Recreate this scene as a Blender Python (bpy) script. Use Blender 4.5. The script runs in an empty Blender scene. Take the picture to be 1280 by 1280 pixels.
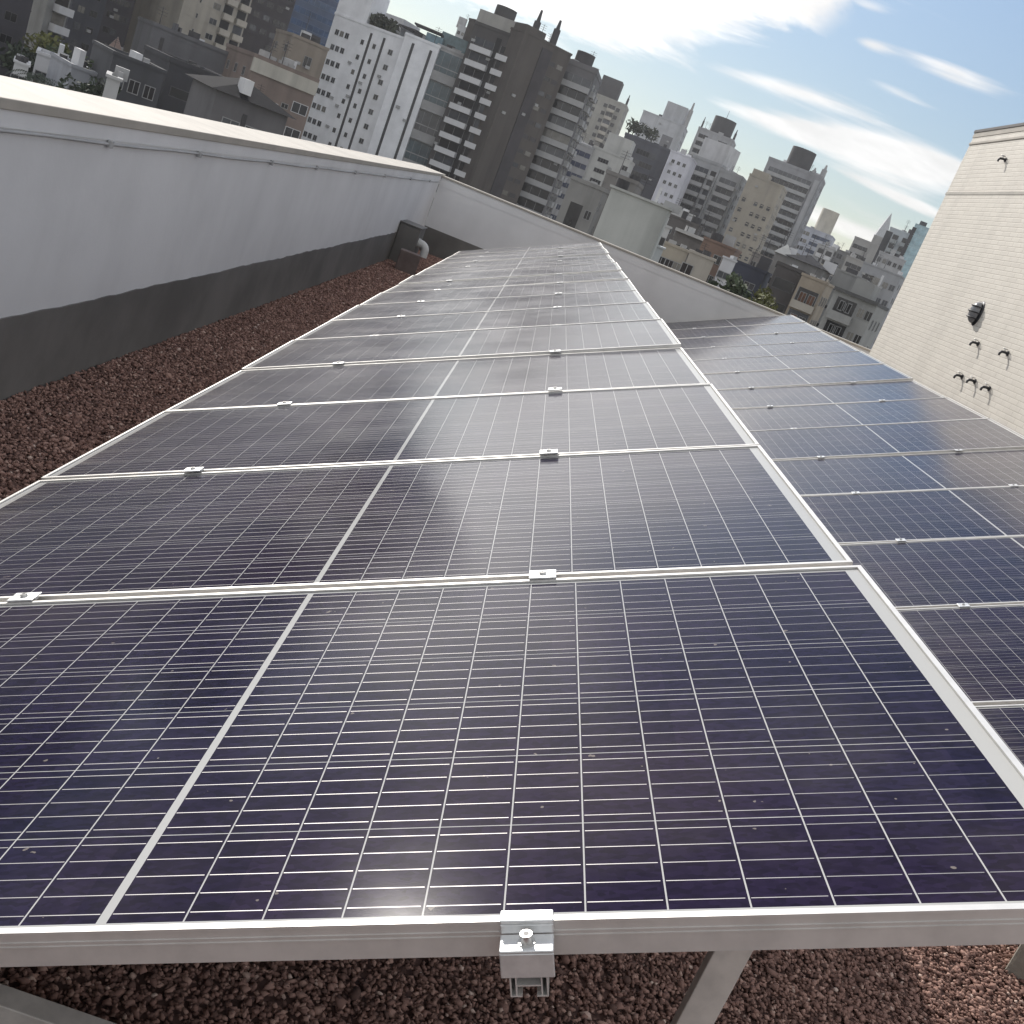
import bpy, math, random
import numpy as np
from mathutils import Matrix, Vector
random.seed(7)
rng = np.random.default_rng(11)
SC = bpy.context.scene
COL = SC.collection

# ------------------------------------------------------------------ camera
cam_d = bpy.data.cameras.new('camera')
cam = bpy.data.objects.new('camera', cam_d)
COL.objects.link(cam)
RW = np.array([[0.932221, 0.045203, 0.359056],
               [0.357057, -0.276502, -0.892220],
               [0.058948, 0.959950, -0.273901]])      # rows: right, down, forward
CW = np.array([1.0936, -0.921035, 1.243353])
FPX = 1374.82
mw = Matrix.Identity(4)
for i in range(3):
    mw[i][0] = RW[0][i]; mw[i][1] = -RW[1][i]; mw[i][2] = -RW[2][i]; mw[i][3] = CW[i]
cam.matrix_world = mw
cam_d.sensor_width = 36.0
cam_d.lens = FPX / 1280 * 36
cam_d.clip_start = 0.02
cam_d.clip_end = 6000
SC.camera = cam

# ------------------------------------------------------------------ light
SUN_DIR = Vector((-0.80, 1.46, 1.0)).normalized()      # towards the sun
SUN_EL = math.asin(SUN_DIR.z)
SUN_AZ = math.atan2(SUN_DIR.x, SUN_DIR.y)               # from +Y towards +X
SKY_STRENGTH = 0.10
SUN_STRENGTH = 2.5
EXPOSURE = 0.75
sd = bpy.data.lights.new('sun', 'SUN')
sd.energy = SUN_STRENGTH; sd.angle = math.radians(0.53); sd.color = (1.0, 0.95, 0.88)
sun = bpy.data.objects.new('sun', sd); COL.objects.link(sun)
sun.rotation_euler = SUN_DIR.to_track_quat('Z', 'Y').to_euler()
sun.location = SUN_DIR * 100

SC.view_settings.view_transform = 'Standard'
SC.view_settings.look = 'None'
SC.view_settings.exposure = EXPOSURE
SC.view_settings.gamma = 1.0
SC.cycles.max_bounces = 6
SC.cycles.use_denoising = True
SC.cycles.sample_clamp_indirect = 6.0

# ------------------------------------------------------------------ node helpers
class NT:
    def __init__(s, tree):
        s.t = tree; s.n = tree.nodes; s.l = tree.links
    def new(s, typ, **kw):
        nd = s.n.new(typ)
        for k, v in kw.items(): setattr(nd, k, v)
        return nd
    def put(s, sock, v):
        if isinstance(v, bpy.types.NodeSocket): s.l.new(v, sock)
        elif isinstance(v, (tuple, list)) and len(v) == 3 and sock.type == 'RGBA': sock.default_value = (*v, 1)
        else: sock.default_value = v
    def m(s, op, a, b=0.0, c=0.0, clamp=False):
        nd = s.new('ShaderNodeMath', operation=op, use_clamp=clamp)
        for i, v in enumerate((a, b, c)): s.put(nd.inputs[i], v)
        return nd.outputs[0]
    def mix(s, f, a, b, blend='MIX'):
        nd = s.new('ShaderNodeMix', data_type='RGBA', blend_type=blend)
        s.put(nd.inputs[0], f); s.put(nd.inputs[6], a); s.put(nd.inputs[7], b)
        return nd.outputs[2]
    def noise(s, vec, scale, detail=4, rough=0.55, dist=0.0):
        nd = s.new('ShaderNodeTexNoise')
        if vec is not None: s.l.new(vec, nd.inputs['Vector'])
        nd.inputs['Scale'].default_value = scale; nd.inputs['Detail'].default_value = detail
        nd.inputs['Roughness'].default_value = rough; nd.inputs['Distortion'].default_value = dist
        return nd.outputs[0]
    def ramp(s, v, lo, hi, a=0.0, b=1.0):
        nd = s.new('ShaderNodeMapRange', interpolation_type='SMOOTHSTEP')
        s.put(nd.inputs[0], v)
        for i, q in enumerate((lo, hi, a, b)): nd.inputs[i + 1].default_value = q
        return nd.outputs[0]

# ------------------------------------------------------------------ world: sky with wispy cloud
world = bpy.data.worlds.new('World'); SC.world = world; world.use_nodes = True
W = NT(world.node_tree); W.n.clear()
sky = W.new('ShaderNodeTexSky', sky_type='NISHITA', sun_disc=False)
sky.sun_elevation = SUN_EL; sky.sun_rotation = SUN_AZ
sky.altitude = 50; sky.air_density = 1.0; sky.dust_density = 0.3; sky.ozone_density = 1.2
tc = W.new('ShaderNodeTexCoord'); sep = W.new('ShaderNodeSeparateXYZ')
W.l.new(tc.outputs['Generated'], sep.inputs[0])
dx, dy, dz = sep.outputs
az = W.m('MULTIPLY', W.m('ARCTAN2', dx, dy), 57.29578)
el = W.m('MULTIPLY', W.m('ARCSINE', dz), 57.29578)
def cloud_vec(ka, ke, shear):
    cv = W.new('ShaderNodeCombineXYZ')
    W.put(cv.inputs[0], W.m('MULTIPLY', az, ka))
    W.put(cv.inputs[1], W.m('MULTIPLY', W.m('ADD', el, W.m('MULTIPLY', az, shear)), ke))
    return cv.outputs[0]
puffs = W.noise(cloud_vec(0.11, 0.36, 0.06), 1.0, 9, 0.60, 0.5)
wisps = W.noise(cloud_vec(0.07, 0.85, 0.03), 1.0, 8, 0.58, 0.35)
def blob(a0, e0, sa, se, amp, shear=0.0):
    da = W.m('DIVIDE', W.m('SUBTRACT', az, a0), sa)
    de = W.m('DIVIDE', W.m('SUBTRACT', W.m('SUBTRACT', el, e0), W.m('MULTIPLY', W.m('SUBTRACT', az, a0), shear)), se)
    r2 = W.m('ADD', W.m('MULTIPLY', da, da), W.m('MULTIPLY', de, de))
    return W.m('MULTIPLY', W.m('EXPONENT', W.m('MULTIPLY', r2, -1.0)), amp)
def total(lst):
    o = lst[0]
    for q in lst[1:]: o = W.m('ADD', o, q)
    return o
edge_ = W.m('ADD', W.m('ADD', 7.2, W.m('MULTIPLY', az, 0.30)), W.m('MULTIPLY', W.m('MULTIPLY', az, az), 0.022))
bank = W.m('ADD', W.m('SUBTRACT', el, edge_), W.m('MULTIPLY', W.m('SUBTRACT', puffs, 0.5), 9.0))
cl1 = W.m('MULTIPLY', W.ramp(bank, -0.5, 1.2), W.m('SUBTRACT', 1.0, W.ramp(W.m('ADD', az, W.m('MULTIPLY', W.m('SUBTRACT', puffs, 0.5), 8.0)), 8.0, 10.5)))
cl1 = W.m('MULTIPLY', cl1, W.ramp(az, -14.0, -8.0, 0.35, 1.0))
cl1 = W.m('MULTIPLY', cl1, W.ramp(W.m('ADD', el, W.m('MULTIPLY', puffs, 6.0)), 17.0, 22.0, 1.0, 0.25))
thin = total([blob(9.0, 8.35, 4.5, 0.42, 0.46, 0.07), blob(11.0, 7.0, 6.0, 0.50, 0.50, 0.08), blob(15.2, 7.25, 4.5, 1.05, 0.58, 0.02),
              blob(15.0, 5.6, 4.0, 0.32, 0.46, -0.06), blob(15.2, 11.3, 3.2, 0.42, 0.44, -0.03), blob(13.0, 9.9, 2.2, 0.28, 0.33, -0.05), blob(11.0, 11.3, 1.0, 0.3, 0.34), blob(14, 3.6, 7, 0.9, 0.42),
              blob(7.0, 3.0, 4, 0.8, 0.34), blob(0.5, 3.6, 5, 0.6, 0.22), blob(-4, 5.0, 3, 0.4, 0.26, .2), blob(10.0, 12.8, 1.6, 0.3, 0.40)])
cl2 = W.ramp(W.m('ADD', wisps, W.m('SUBTRACT', thin, 0.14)), 0.50, 0.84)
high = W.ramp(el, 14.0, 40.0, 0.0, 1.0)
cl3 = W.m('MULTIPLY', W.ramp(W.noise(cloud_vec(0.045, 0.09, 0.1), 1.0, 7, 0.55, 0.4), 0.50, 0.72), W.m('MULTIPLY', high, 0.8))
aside = W.ramp(W.m('ABSOLUTE', az), 45.0, 80.0)
cl4 = W.m('MULTIPLY', W.ramp(W.noise(cloud_vec(0.03, 0.07, 0.1), 1.0, 7, 0.55, 0.4), 0.34, 0.56), W.m('MULTIPLY', W.m('MAXIMUM', aside, W.ramp(el, 42.0, 60.0)), 0.95))  # unseen cloud beside, behind and overhead, added to raise the ambient light
clear = W.m('MULTIPLY', W.ramp(az, -60.0, -45.0), W.m('SUBTRACT', 1.0, W.ramp(el, 40.0, 54.0)))
wig = W.m('MULTIPLY', W.m('SUBTRACT', W.noise(cloud_vec(0.10, 0.16, 0.1), 1.0, 6, 0.6, 0.4), 0.5), 9.0)
azw = W.m('ADD', az, wig)
cl5 = W.m('MULTIPLY', W.m('MULTIPLY', W.ramp(azw, -26.0, -19.0), W.m('SUBTRACT', 1.0, W.ramp(azw, -11.0, -6.5))), W.m('SUBTRACT', 1.0, W.ramp(W.m('ADD', el, wig), 24.0, 31.0)))
cl5 = W.m('MULTIPLY', cl5, W.ramp(el, 5.5, 9.0, 0.0, 0.95))
cl3 = W.m('MULTIPLY', cl3, W.m('SUBTRACT', 1.0, W.m('MULTIPLY', clear, 0.9)))
cl3 = W.m('MAXIMUM', W.m('MAXIMUM', cl3, cl4), cl5)
cover = W.m('MAXIMUM', W.m('MAXIMUM', cl1, W.m('MULTIPLY', cl2, 0.9)), cl3)
up = W.ramp(el, -1.0, 1.0)
cover = W.m('MAXIMUM', cover, W.ramp(el, 0.0, 4.2, 0.72, 0.0))
cover = W.m('MULTIPLY', cover, up)
shade = W.ramp(W.noise(cloud_vec(0.16, 0.6, 0.1), 1.0, 6, 0.6, 0.2), 0.35, 0.7, 0.84, 1.05)
cloud_col = W.new('ShaderNodeCombineXYZ')
glow = W.m('ADD', 1.0, blob(-22.0, 22.0, 18.0, 15.0, 2.4))      # cloud is brighter towards the sun
for i, k in enumerate((6.35, 6.25, 6.15)): W.put(cloud_col.inputs[i], W.m('MULTIPLY', W.m('MULTIPLY', shade, glow), k))
dim = W.ramp(el, 0.0, 24.0, 0.54, 0.85)
dimc = W.new('ShaderNodeCombineXYZ')
for i, k in enumerate((0.97, 0.93, 0.91)): W.put(dimc.inputs[i], W.m('MULTIPLY', dim, k))
skyc = W.mix(1.0, sky.outputs[0], dimc.outputs[0], 'MULTIPLY')
final = W.mix(cover, skyc, cloud_col.outputs[0])
bg = W.new('ShaderNodeBackground'); W.l.new(final, bg.inputs[0]); bg.inputs[1].default_value = SKY_STRENGTH
wo = W.new('ShaderNodeOutputWorld'); W.l.new(bg.outputs[0], wo.inputs[0])

# ------------------------------------------------------------------ materials
def principled(name):
    m = bpy.data.materials.new(name); m.use_nodes = True
    t = NT(m.node_tree); b = m.node_tree.nodes['Principled BSDF']
    return m, t, b
def mat(name, col, rough=0.7, metal=0.0, var=0.12, scale=3.0, bump=0.0, bscale=40.0, spec=0.5, streak=0.0):
    m, t, b = principled(name)
    c = t.new('ShaderNodeTexCoord').outputs['Object']
    n = t.noise(c, scale, 5, 0.6)
    f = t.ramp(n, 0.3, 0.7, 1 - var, 1 + var)
    if streak:
        mp = t.new('ShaderNodeMapping'); mp.inputs['Scale'].default_value = (1, 1, 0.06)
        t.l.new(c, mp.inputs[0])
        f = t.m('MULTIPLY', f, t.ramp(t.noise(mp.outputs[0], scale * 2.2, 4, 0.6), 0.42, 0.75, 1.0, 1 - streak))
    cv = t.new('ShaderNodeCombineXYZ')
    for i in range(3): t.put(cv.inputs[i], t.m('MULTIPLY', f, col[i]))
    t.l.new(cv.outputs[0], b.inputs['Base Color'])
    b.inputs['Roughness'].default_value = rough; b.inputs['Metallic'].default_value = metal
    b.inputs['Specular IOR Level'].default_value = spec
    if bump:
        bn = t.new('ShaderNodeBump'); bn.inputs['Strength'].default_value = bump; bn.inputs['Distance'].default_value = 0.01
        t.l.new(t.noise(c, bscale, 4, 0.6), bn.inputs['Height']); t.l.new(bn.outputs[0], b.inputs['Normal'])
    return m
MC = {}
def wallm(col, streak=0.22):
    k = ('w',) + tuple(col)
    if k not in MC: MC[k] = mat('facade_paint', col, 0.85, var=0.10, scale=0.25, streak=streak)
    return MC[k]
def glassm(col=(0.03, 0.035, 0.045)):
    k = ('g',) + tuple(col)
    if k not in MC: MC[k] = mat('window_glass', col, 0.12, var=0.35, scale=0.4)
    return MC[k]

M_alu = mat('anodised_aluminium', (0.68, 0.665, 0.64), 0.42, 0.55, 0.09, 14)
M_clamp = mat('clamp_aluminium', (0.74, 0.745, 0.74), 0.40, 0.65, 0.10, 45)
M_steel = mat('bolt_steel', (0.62, 0.61, 0.59), 0.33, 0.9, 0.1, 60)
M_galv = mat('galvanised_steel', (0.66, 0.61, 0.56), 0.55, 0.25, 0.12, 18)
M_white = mat('white_paint', (0.74, 0.74, 0.745), 0.8, 0, 0.055, 1.1, 0.10, 26, streak=0.045)
M_coping = mat('coping_paint', (0.42, 0.39, 0.345), 0.75, 0, 0.10, 2.5, 0.10, 50)
M_band = mat('waterproof_coating', (0.158, 0.150, 0.140), 0.7, 0, 0.22, 1.3, 0.12, 60)
M_cable = mat('cable_grey', (0.42, 0.42, 0.42), 0.6)
M_dark = mat('dark_fitting', (0.03, 0.03, 0.035), 0.45)
M_pvc = mat('white_pvc', (0.62, 0.62, 0.60), 0.4)
M_conc = mat('concrete', (0.30, 0.28, 0.24), 0.9, 0, 0.2, 6, 0.3, 60)
M_roofsl = mat('roof_slab', (0.16, 0.095, 0.08), 0.95, 0, 0.3, 8)
M_ground = mat('street_ground', (0.20, 0.195, 0.175), 0.95, 0, 0.45, 0.04)
M_leafs = [mat('foliage', c, 0.7, 0, 0.45, 1.5) for c in ((0.045, 0.065, 0.025), (0.11, 0.115, 0.03), (0.035, 0.05, 0.028))]
M_trunk = mat('bark', (0.08, 0.06, 0.045), 0.9)
M_tile = mat('roof_tiles', (0.10, 0.085, 0.08), 0.85, 0, 0.25, 0.8)
M_tileb = mat('light_roofing', (0.52, 0.52, 0.50), 0.7, 0, 0.12, 0.6)

# gravel: every stone its own tint
def gravel_mat():
    m, t, b = principled('red_gravel')
    at = t.new('ShaderNodeAttribute', attribute_name='tint')
    f = at.outputs['Fac']
    r = t.new('ShaderNodeValToRGB'); t.l.new(f, r.inputs[0])
    e = r.color_ramp.elements
    e[0].position = 0.0; e[0].color = (0.11, 0.066, 0.055, 1)
    e[1].position = 1.0; e[1].color = (0.68, 0.54, 0.46, 1)
    x = e.new(0.55); x.color = (0.30, 0.178, 0.145, 1)
    x = e.new(0.85); x.color = (0.45, 0.29, 0.235, 1)
    t.l.new(r.outputs[0], b.inputs['Base Color'])
    b.inputs['Roughness'].default_value = 0.9; b.inputs['Specular IOR Level'].default_value = 0.25
    return m
M_gravel = gravel_mat()

# solar laminate: half-cut cells, five ribbons per cell, white back sheet
def cell_mat():
    m, t, b = principled('solar_cells')
    tcn = t.new('ShaderNodeTexCoord'); oc = tcn.outputs['Object']
    s = t.new('ShaderNodeSeparateXYZ'); t.l.new(oc, s.inputs[0])
    x, y = s.outputs[0], s.outputs[1]
    CW_, CH = 0.9696 / 12, 0.962 / 6
    xx = t.m('SUBTRACT', t.m('ABSOLUTE', t.m('SUBTRACT', x, 1.005)), 0.0045)
    yy = t.m('SUBTRACT', y, 0.017)
    inx = t.m('MULTIPLY', t.m('GREATER_THAN', xx, 0.0), t.m('LESS_THAN', xx, 0.9696))
    iny = t.m('MULTIPLY', t.m('GREATER_THAN', yy, 0.0), t.m('LESS_THAN', yy, 0.962))
    inside = t.m('MULTIPLY', inx, iny)
    cf = t.m('FRACT', t.m('DIVIDE', t.m('ADD', xx, 1.0 * CW_), CW_))
    rf = t.m('FRACT', t.m('DIVIDE', t.m('ADD', yy, 1.0 * CH), CH))
    def edge(fr, size, half):
        d = t.m('MULTIPLY', t.m('MINIMUM', fr, t.m('SUBTRACT', 1.0, fr)), size)
        return t.m('LESS_THAN', d, half)
    colline = edge(cf, CW_, 0.00088)
    rowline = edge(rf, CH, 0.0007)
    bf = t.m('FRACT', t.m('MULTIPLY', rf, 5.0))
    bus = t.m('LESS_THAN', t.m('MULTIPLY', t.m('ABSOLUTE', t.m('SUBTRACT', bf, 0.5)), CH / 5), 0.0006)
    bus = t.m('MULTIPLY', bus, t.m('MULTIPLY', t.m('GREATER_THAN', cf, 0.025), t.m('LESS_THAN', cf, 0.955)))
    bus = t.m('MULTIPLY', bus, inside)
    white = t.m('MAXIMUM', t.m('MAXIMUM', colline, rowline), t.m('SUBTRACT', 1.0, inside))
    oi = t.new('ShaderNodeObjectInfo')
    off = t.new('ShaderNodeVectorMath', operation='ADD'); t.l.new(oc, off.inputs[0])
    sc = t.new('ShaderNodeVectorMath', operation='SCALE'); sc.inputs[0].default_value = (37, 19, 11)
    t.l.new(oi.outputs['Random'], sc.inputs['Scale']); t.l.new(sc.outputs[0], off.inputs[1])
    v = t.new('ShaderNodeTexVoronoi'); v.inputs['Scale'].default_value = 95
    mp = t.new('ShaderNodeMapping'); mp.inputs['Scale'].default_value = (1, 1.8, 1); t.l.new(off.outputs[0], mp.inputs[0])
    t.l.new(mp.outputs[0], v.inputs['Vector'])
    sepc = t.new('ShaderNodeSeparateColor'); t.l.new(v.outputs['Color'], sepc.inputs[0])
    cellc = t.mix(sepc.outputs[0], (0.010, 0.0096, 0.023), (0.017, 0.0155, 0.041))
    tone = t.ramp(t.noise(off.outputs[0], 1.2, 2), 0.35, 0.65)
    cellc = t.mix(tone, cellc, t.mix(1.0, cellc, (1.25, 0.95, 0.95), 'MULTIPLY'))
    c = t.mix(white, cellc, t.mix(t.m('MULTIPLY', inside, 1.0), (0.44, 0.44, 0.43), (0.46, 0.455, 0.45)))
    c = t.mix(bus, c, (0.31, 0.30, 0.30))
    ci = t.new('ShaderNodeCombineXYZ'); t.put(ci.inputs[0], t.m('FLOOR', t.m('DIVIDE', x, CW_ * 2))); t.put(ci.inputs[1], t.m('FLOOR', t.m('DIVIDE', yy, CH))); t.put(ci.inputs[2], t.m('MULTIPLY', oi.outputs['Random'], 91.0))
    wn = t.new('ShaderNodeTexWhiteNoise'); t.l.new(ci.outputs[0], wn.inputs['Vector'])
    c = t.mix(t.m('MULTIPLY', t.m('SUBTRACT', 1.0, white), t.m('SUBTRACT', 1.0, bus)), c, t.mix(wn.outputs['Value'], t.mix(1.0, c, (0.78, 0.80, 0.86), 'MULTIPLY'), t.mix(1.0, c, (1.22, 1.16, 1.12), 'MULTIPLY')))
    dust = t.m('MULTIPLY', t.ramp(t.noise(off.outputs[0], 2.2, 6, 0.65), 0.40, 0.8), 0.06)
    runs = t.new('ShaderNodeMapping'); runs.inputs['Scale'].default_value = (1.2, 22, 1); t.l.new(off.outputs[0], runs.inputs[0])
    low = t.m('MULTIPLY', t.m('EXPONENT', t.m('MULTIPLY', x, -9.0)), t.ramp(t.noise(runs.outputs[0], 1.0, 5, 0.6), 0.3, 0.75, 0.05, 0.32))
    dust = t.m('ADD', dust, low)
    speck = t.m('MULTIPLY', t.m('GREATER_THAN', t.noise(off.outputs[0], 55, 2, 0.5), 0.765), 0.40)
    c = t.mix(t.m('ADD', dust, speck, clamp=True), c, (0.42, 0.37, 0.32))
    t.l.new(c, b.inputs['Base Color'])
    b.inputs['Metallic'].default_value = 0.0
    t.put(b.inputs['Metallic'], t.m('MULTIPLY', bus, 0.55))
    t.put(b.inputs['Roughness'], t.m('SUBTRACT', 0.6, t.m('MULTIPLY', bus, 0.16)))
    b.inputs['Specular IOR Level'].default_value = 0.0
    lw = t.new('ShaderNodeLayerWeight'); lw.inputs['Blend'].default_value = 0.5      # anti-reflective glass: weak at steep angles, full at grazing
    t.put(b.inputs['Coat Weight'], t.ramp(lw.outputs['Facing'], 0.48, 0.90, 0.13, 1.0))
    b.inputs['Coat IOR'].default_value = 1.60
    t.put(b.inputs['Coat Roughness'], t.m('MULTIPLY', t.ramp(t.noise(off.outputs[0], 3.0, 5, 0.6), 0.3, 0.7, 0.105, 0.145), t.ramp(lw.outputs['Facing'], 0.66, 0.90, 1.0, 1.55)))
    bn = t.new('ShaderNodeBump'); bn.inputs['Strength'].default_value = 0.05; bn.inputs['Distance'].default_value = 0.0006
    t.l.new(t.noise(off.outputs[0], 900, 2, 0.5), bn.inputs['Height']); t.l.new(bn.outputs[0], b.inputs['Coat Normal'])
    return m
M_cell = cell_mat()

# tiled wall of the stair tower
def tile_mat():
    m, t, b = principled('cream_wall_tiles')
    oc = t.new('ShaderNodeTexCoord').outputs['Object']
    s = t.new('ShaderNodeSeparateXYZ'); t.l.new(oc, s.inputs[0])
    cv = t.new('ShaderNodeCombineXYZ')
    t.put(cv.inputs[0], t.m('ADD', s.outputs[1], s.outputs[0])); t.put(cv.inputs[1], s.outputs[2])
    br = t.new('ShaderNodeTexBrick'); t.l.new(cv.outputs[0], br.inputs['Vector'])
    br.inputs['Scale'].default_value = 1.0; br.inputs['Brick Width'].default_value = 0.22; br.inputs['Row Height'].default_value = 0.054
    br.inputs['Mortar Size'].default_value = 0.005; br.inputs['Mortar Smooth'].default_value = 0.3; br.inputs['Bias'].default_value = 0.0
    br.inputs['Color1'].default_value = (0.70, 0.66, 0.59, 1); br.inputs['Color2'].default_value = (0.655, 0.615, 0.55, 1)
    br.inputs['Mortar'].default_value = (0.54, 0.50, 0.44, 1)
    mp = t.new('ShaderNodeMapping'); mp.inputs['Scale'].default_value = (1, 1, 0.12); t.l.new(oc, mp.inputs[0])
    n = t.ramp(t.noise(mp.outputs[0], 2.5, 5, 0.6), 0.4, 0.75, 1.0, 0.90)
    t.l.new(t.mix(1.0, br.outputs['Color'], n, 'MULTIPLY'), b.inputs['Base Color'])
    b.inputs['Roughness'].default_value = 0.55
    bn = t.new('ShaderNodeBump'); bn.inputs['Strength'].default_value = 0.5; bn.inputs['Distance'].default_value = 0.004; bn.invert = True
    t.l.new(br.outputs['Fac'], bn.inputs['Height']); t.l.new(bn.outputs[0], b.inputs['Normal'])
    return m
M_tiles = tile_mat()

# ------------------------------------------------------------------ mesh helpers
class MB:
    """collects shapes into one mesh; each shape takes a material slot"""
    def __init__(s): s.v = []; s.f = []; s.mi = []; s.sm = []
    def add(s, v, f, mi=0, smooth=False):
        o = len(s.v); s.v += [tuple(q) for q in v]
        for q in f: s.f.append([i + o for i in q]); s.mi.append(mi); s.sm.append(smooth)
        return s
    def box(s, x0, x1, y0, y1, z0, z1, mi=0, skip=''):
        v = [(x0,y0,z0),(x1,y0,z0),(x1,y1,z0),(x0,y1,z0),(x0,y0,z1),(x1,y0,z1),(x1,y1,z1),(x0,y1,z1)]
        f = [(0,3,2,1),(4,5,6,7),(0,1,5,4),(1,2,6,5),(2,3,7,6),(3,0,4,7)]
        return s.add(v, f, mi)
    def bar(s, a, b, w, h, mi=0, up=(0,0,1)):
        a, b = Vector(a), Vector(b); d = (b - a).normalized(); sd = d.cross(Vector(up))
        if sd.length < 1e-4: sd = d.cross(Vector((1,0,0)))
        sd.normalize(); u = sd.cross(d)
        v = [p + sd * i * w / 2 + u * j * h / 2 for p in (a, b) for i, j in ((-1,-1),(1,-1),(1,1),(-1,1))]
        return s.add(v, [(0,1,2,3),(7,6,5,4),(0,4,5,1),(1,5,6,2),(2,6,7,3),(3,7,4,0)], mi)
    def cyl(s, a, b, r0, r1=None, n=12, mi=0, cap=True, smooth=True):
        r1 = r0 if r1 is None else r1
        a, b = Vector(a), Vector(b); d = (b - a).normalized()
        u = d.orthogonal().normalized(); w = d.cross(u)
        v = [p + (u * math.cos(k * 2 * math.pi / n) + w * math.sin(k * 2 * math.pi / n)) * r for p, r in ((a, r0), (b, r1)) for k in range(n)]
        s.add(v, [(k, (k + 1) % n, n + (k + 1) % n, n + k) for k in range(n)], mi, smooth)
        if cap: s.add(v[:n], [tuple(range(n))[::-1]], mi); s.add(v[n:], [tuple(range(n))], mi)
        return s
    def tube(s, pts, r, n=8, mi=0):
        pts = [Vector(p) for p in pts]; rings = []
        ref = (pts[1] - pts[0]).orthogonal().normalized()
        for i, p in enumerate(pts):
            d = (pts[min(i + 1, len(pts) - 1)] - pts[max(i - 1, 0)]).normalized()
            ref = (ref - d * ref.dot(d)).normalized(); w = d.cross(ref)
            rr = r[i] if isinstance(r, (list, tuple)) else r
            rings += [p + (ref * math.cos(k * 2 * math.pi / n) + w * math.sin(k * 2 * math.pi / n)) * rr for k in range(n)]
        f = [(i * n + k, i * n + (k + 1) % n, (i + 1) * n + (k + 1) % n, (i + 1) * n + k) for i in range(len(pts) - 1) for k in range(n)]
        s.add(rings, f, mi, True)
        s.add(rings[:n], [tuple(range(n))[::-1]], mi); s.add(rings[-n:], [tuple(range(n))], mi)
        return s
    def mesh(s, name, mats):
        me = bpy.data.meshes.new(name); me.from_pydata(s.v, [], s.f)
        for m in mats: me.materials.append(m)
        me.polygons.foreach_set('material_index', s.mi); me.polygons.foreach_set('use_smooth', s.sm)
        me.update(); return me
    def obj(s, name, mats, parent=None, bevel=0.0):
        if not isinstance(mats, (list, tuple)): mats = [mats]
        o = bpy.data.objects.new(name, s.mesh(name, mats)); COL.objects.link(o)
        if parent: o.parent = parent
        if bevel:
            md = o.modifiers.new('bevel', 'BEVEL'); md.width = bevel; md.segments = 2; md.limit_method = 'ANGLE'
        return o
def tag(o, label, cat, group=None, kind=None):
    o['label'] = label; o['category'] = cat
    if group: o['group'] = group
    if kind: o['kind'] = kind
    return o
def thing(name, label, cat, loc=(0,0,0), rot=(0,0,0), group=None):
    o = bpy.data.objects.new(name, None); COL.objects.link(o); o.empty_display_size = 0.2
    o.location = loc; o.rotation_euler = rot
    return tag(o, label, cat, group)
def linked(src, parent, loc=None, rot=None):
    c = src.copy(); COL.objects.link(c); c.parent = parent
    if loc is not None: c.location = loc
    if rot is not None: c.rotation_euler = rot
    return c
def copy_thing(root, label=None, group=None):
    r = root.copy(); COL.objects.link(r)
    if label: r['label'] = label
    if group: r['group'] = group
    for ch in list(root.children):
        c = linked(ch, r)
        for g in list(ch.children): linked(g, c)
    return r
def structure(o):
    o['kind'] = 'structure'; return o

TILT = math.radians(24.6); ct, st = math.cos(TILT), math.sin(TILT)
GZ = -0.30                    # top of the gravel
STREET = -13.0                # street level below this roof

# ================================================================== THE SETTING
g = MB(); S = 3000
g.add([(-S, -S, STREET), (S, -S, STREET), (S, S, STREET), (-S, S, STREET)], [(0, 1, 2, 3)])
structure(g.obj('ground', M_ground))
# the building we stand on: its roof slab and the block below
structure(MB().box(-1.10, 12.0, -8.0, 16.65, STREET + 0.01, GZ - 0.016).obj('roof_slab', M_roofsl))

# ---- left parapet
WX = -0.728
def band_strip(L, h):
    b = MB(); n = 260; v = []
    for i in range(n + 1):
        y = L * i / n; q = h + 0.0035 * math.sin(i * .31) + 0.0025 * math.sin(i * 1.7 + 1) + random.uniform(-.0025, .0025)
        v += [(0.0005, y, -.03), (0.008, y, -.03), (0.008, y, q), (0.0005, y, q)]
    f = []
    for i in range(n):
        a = i * 4; f += [(a + 1, a + 5, a + 6, a + 2), (a + 2, a + 6, a + 7, a + 3)]
    return b.add(v, f)
def parapet_left():
    t = thing('parapet_wall', 'long white parapet wall with sunlit coping along the left edge of the roof', 'wall', (WX, -6, GZ))
    L = 22.35
    w = MB(); w.box(-0.34, 0.0, 0, L, -0.03, 1.135)
    w.obj('wall', M_white, t)
    MB().box(-0.39, 0.012, -0.01, L + 0.39, 1.135, 1.173).obj('coping', M_coping, t, 0.004)
    band_strip(L - 0.008, 0.358).obj('waterproof_band', M_band, t)
    MB().box(0.0005, 0.004, 0, L - 0.012, 1.075, 1.134).obj('drip_strip', M_white, t)
parapet_left()
def parapet_far():
    t = thing('parapet_wall', 'white parapet wall with thin coping across the far end of the roof', 'wall', (WX, 16.3, GZ), (0, math.radians(0.35), 0))
    L = 8.6
    w = MB(); w.box(0.0, L, 0.05, 0.30, -0.03, 1.125); w.obj('wall', M_white, t)
    MB().box(0.0, L, 0.03, 0.34, 1.125, 1.155).obj('coping', M_coping, t, 0.004)
    MB().box(0.009, L, 0.042, 0.0495, -0.03, 0.372).obj('waterproof_band', M_band, t)
    MB().box(0.005, L, 0.046, 0.0495, 1.0, 1.124).obj('drip_strip', M_white, t)
parapet_far()

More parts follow.
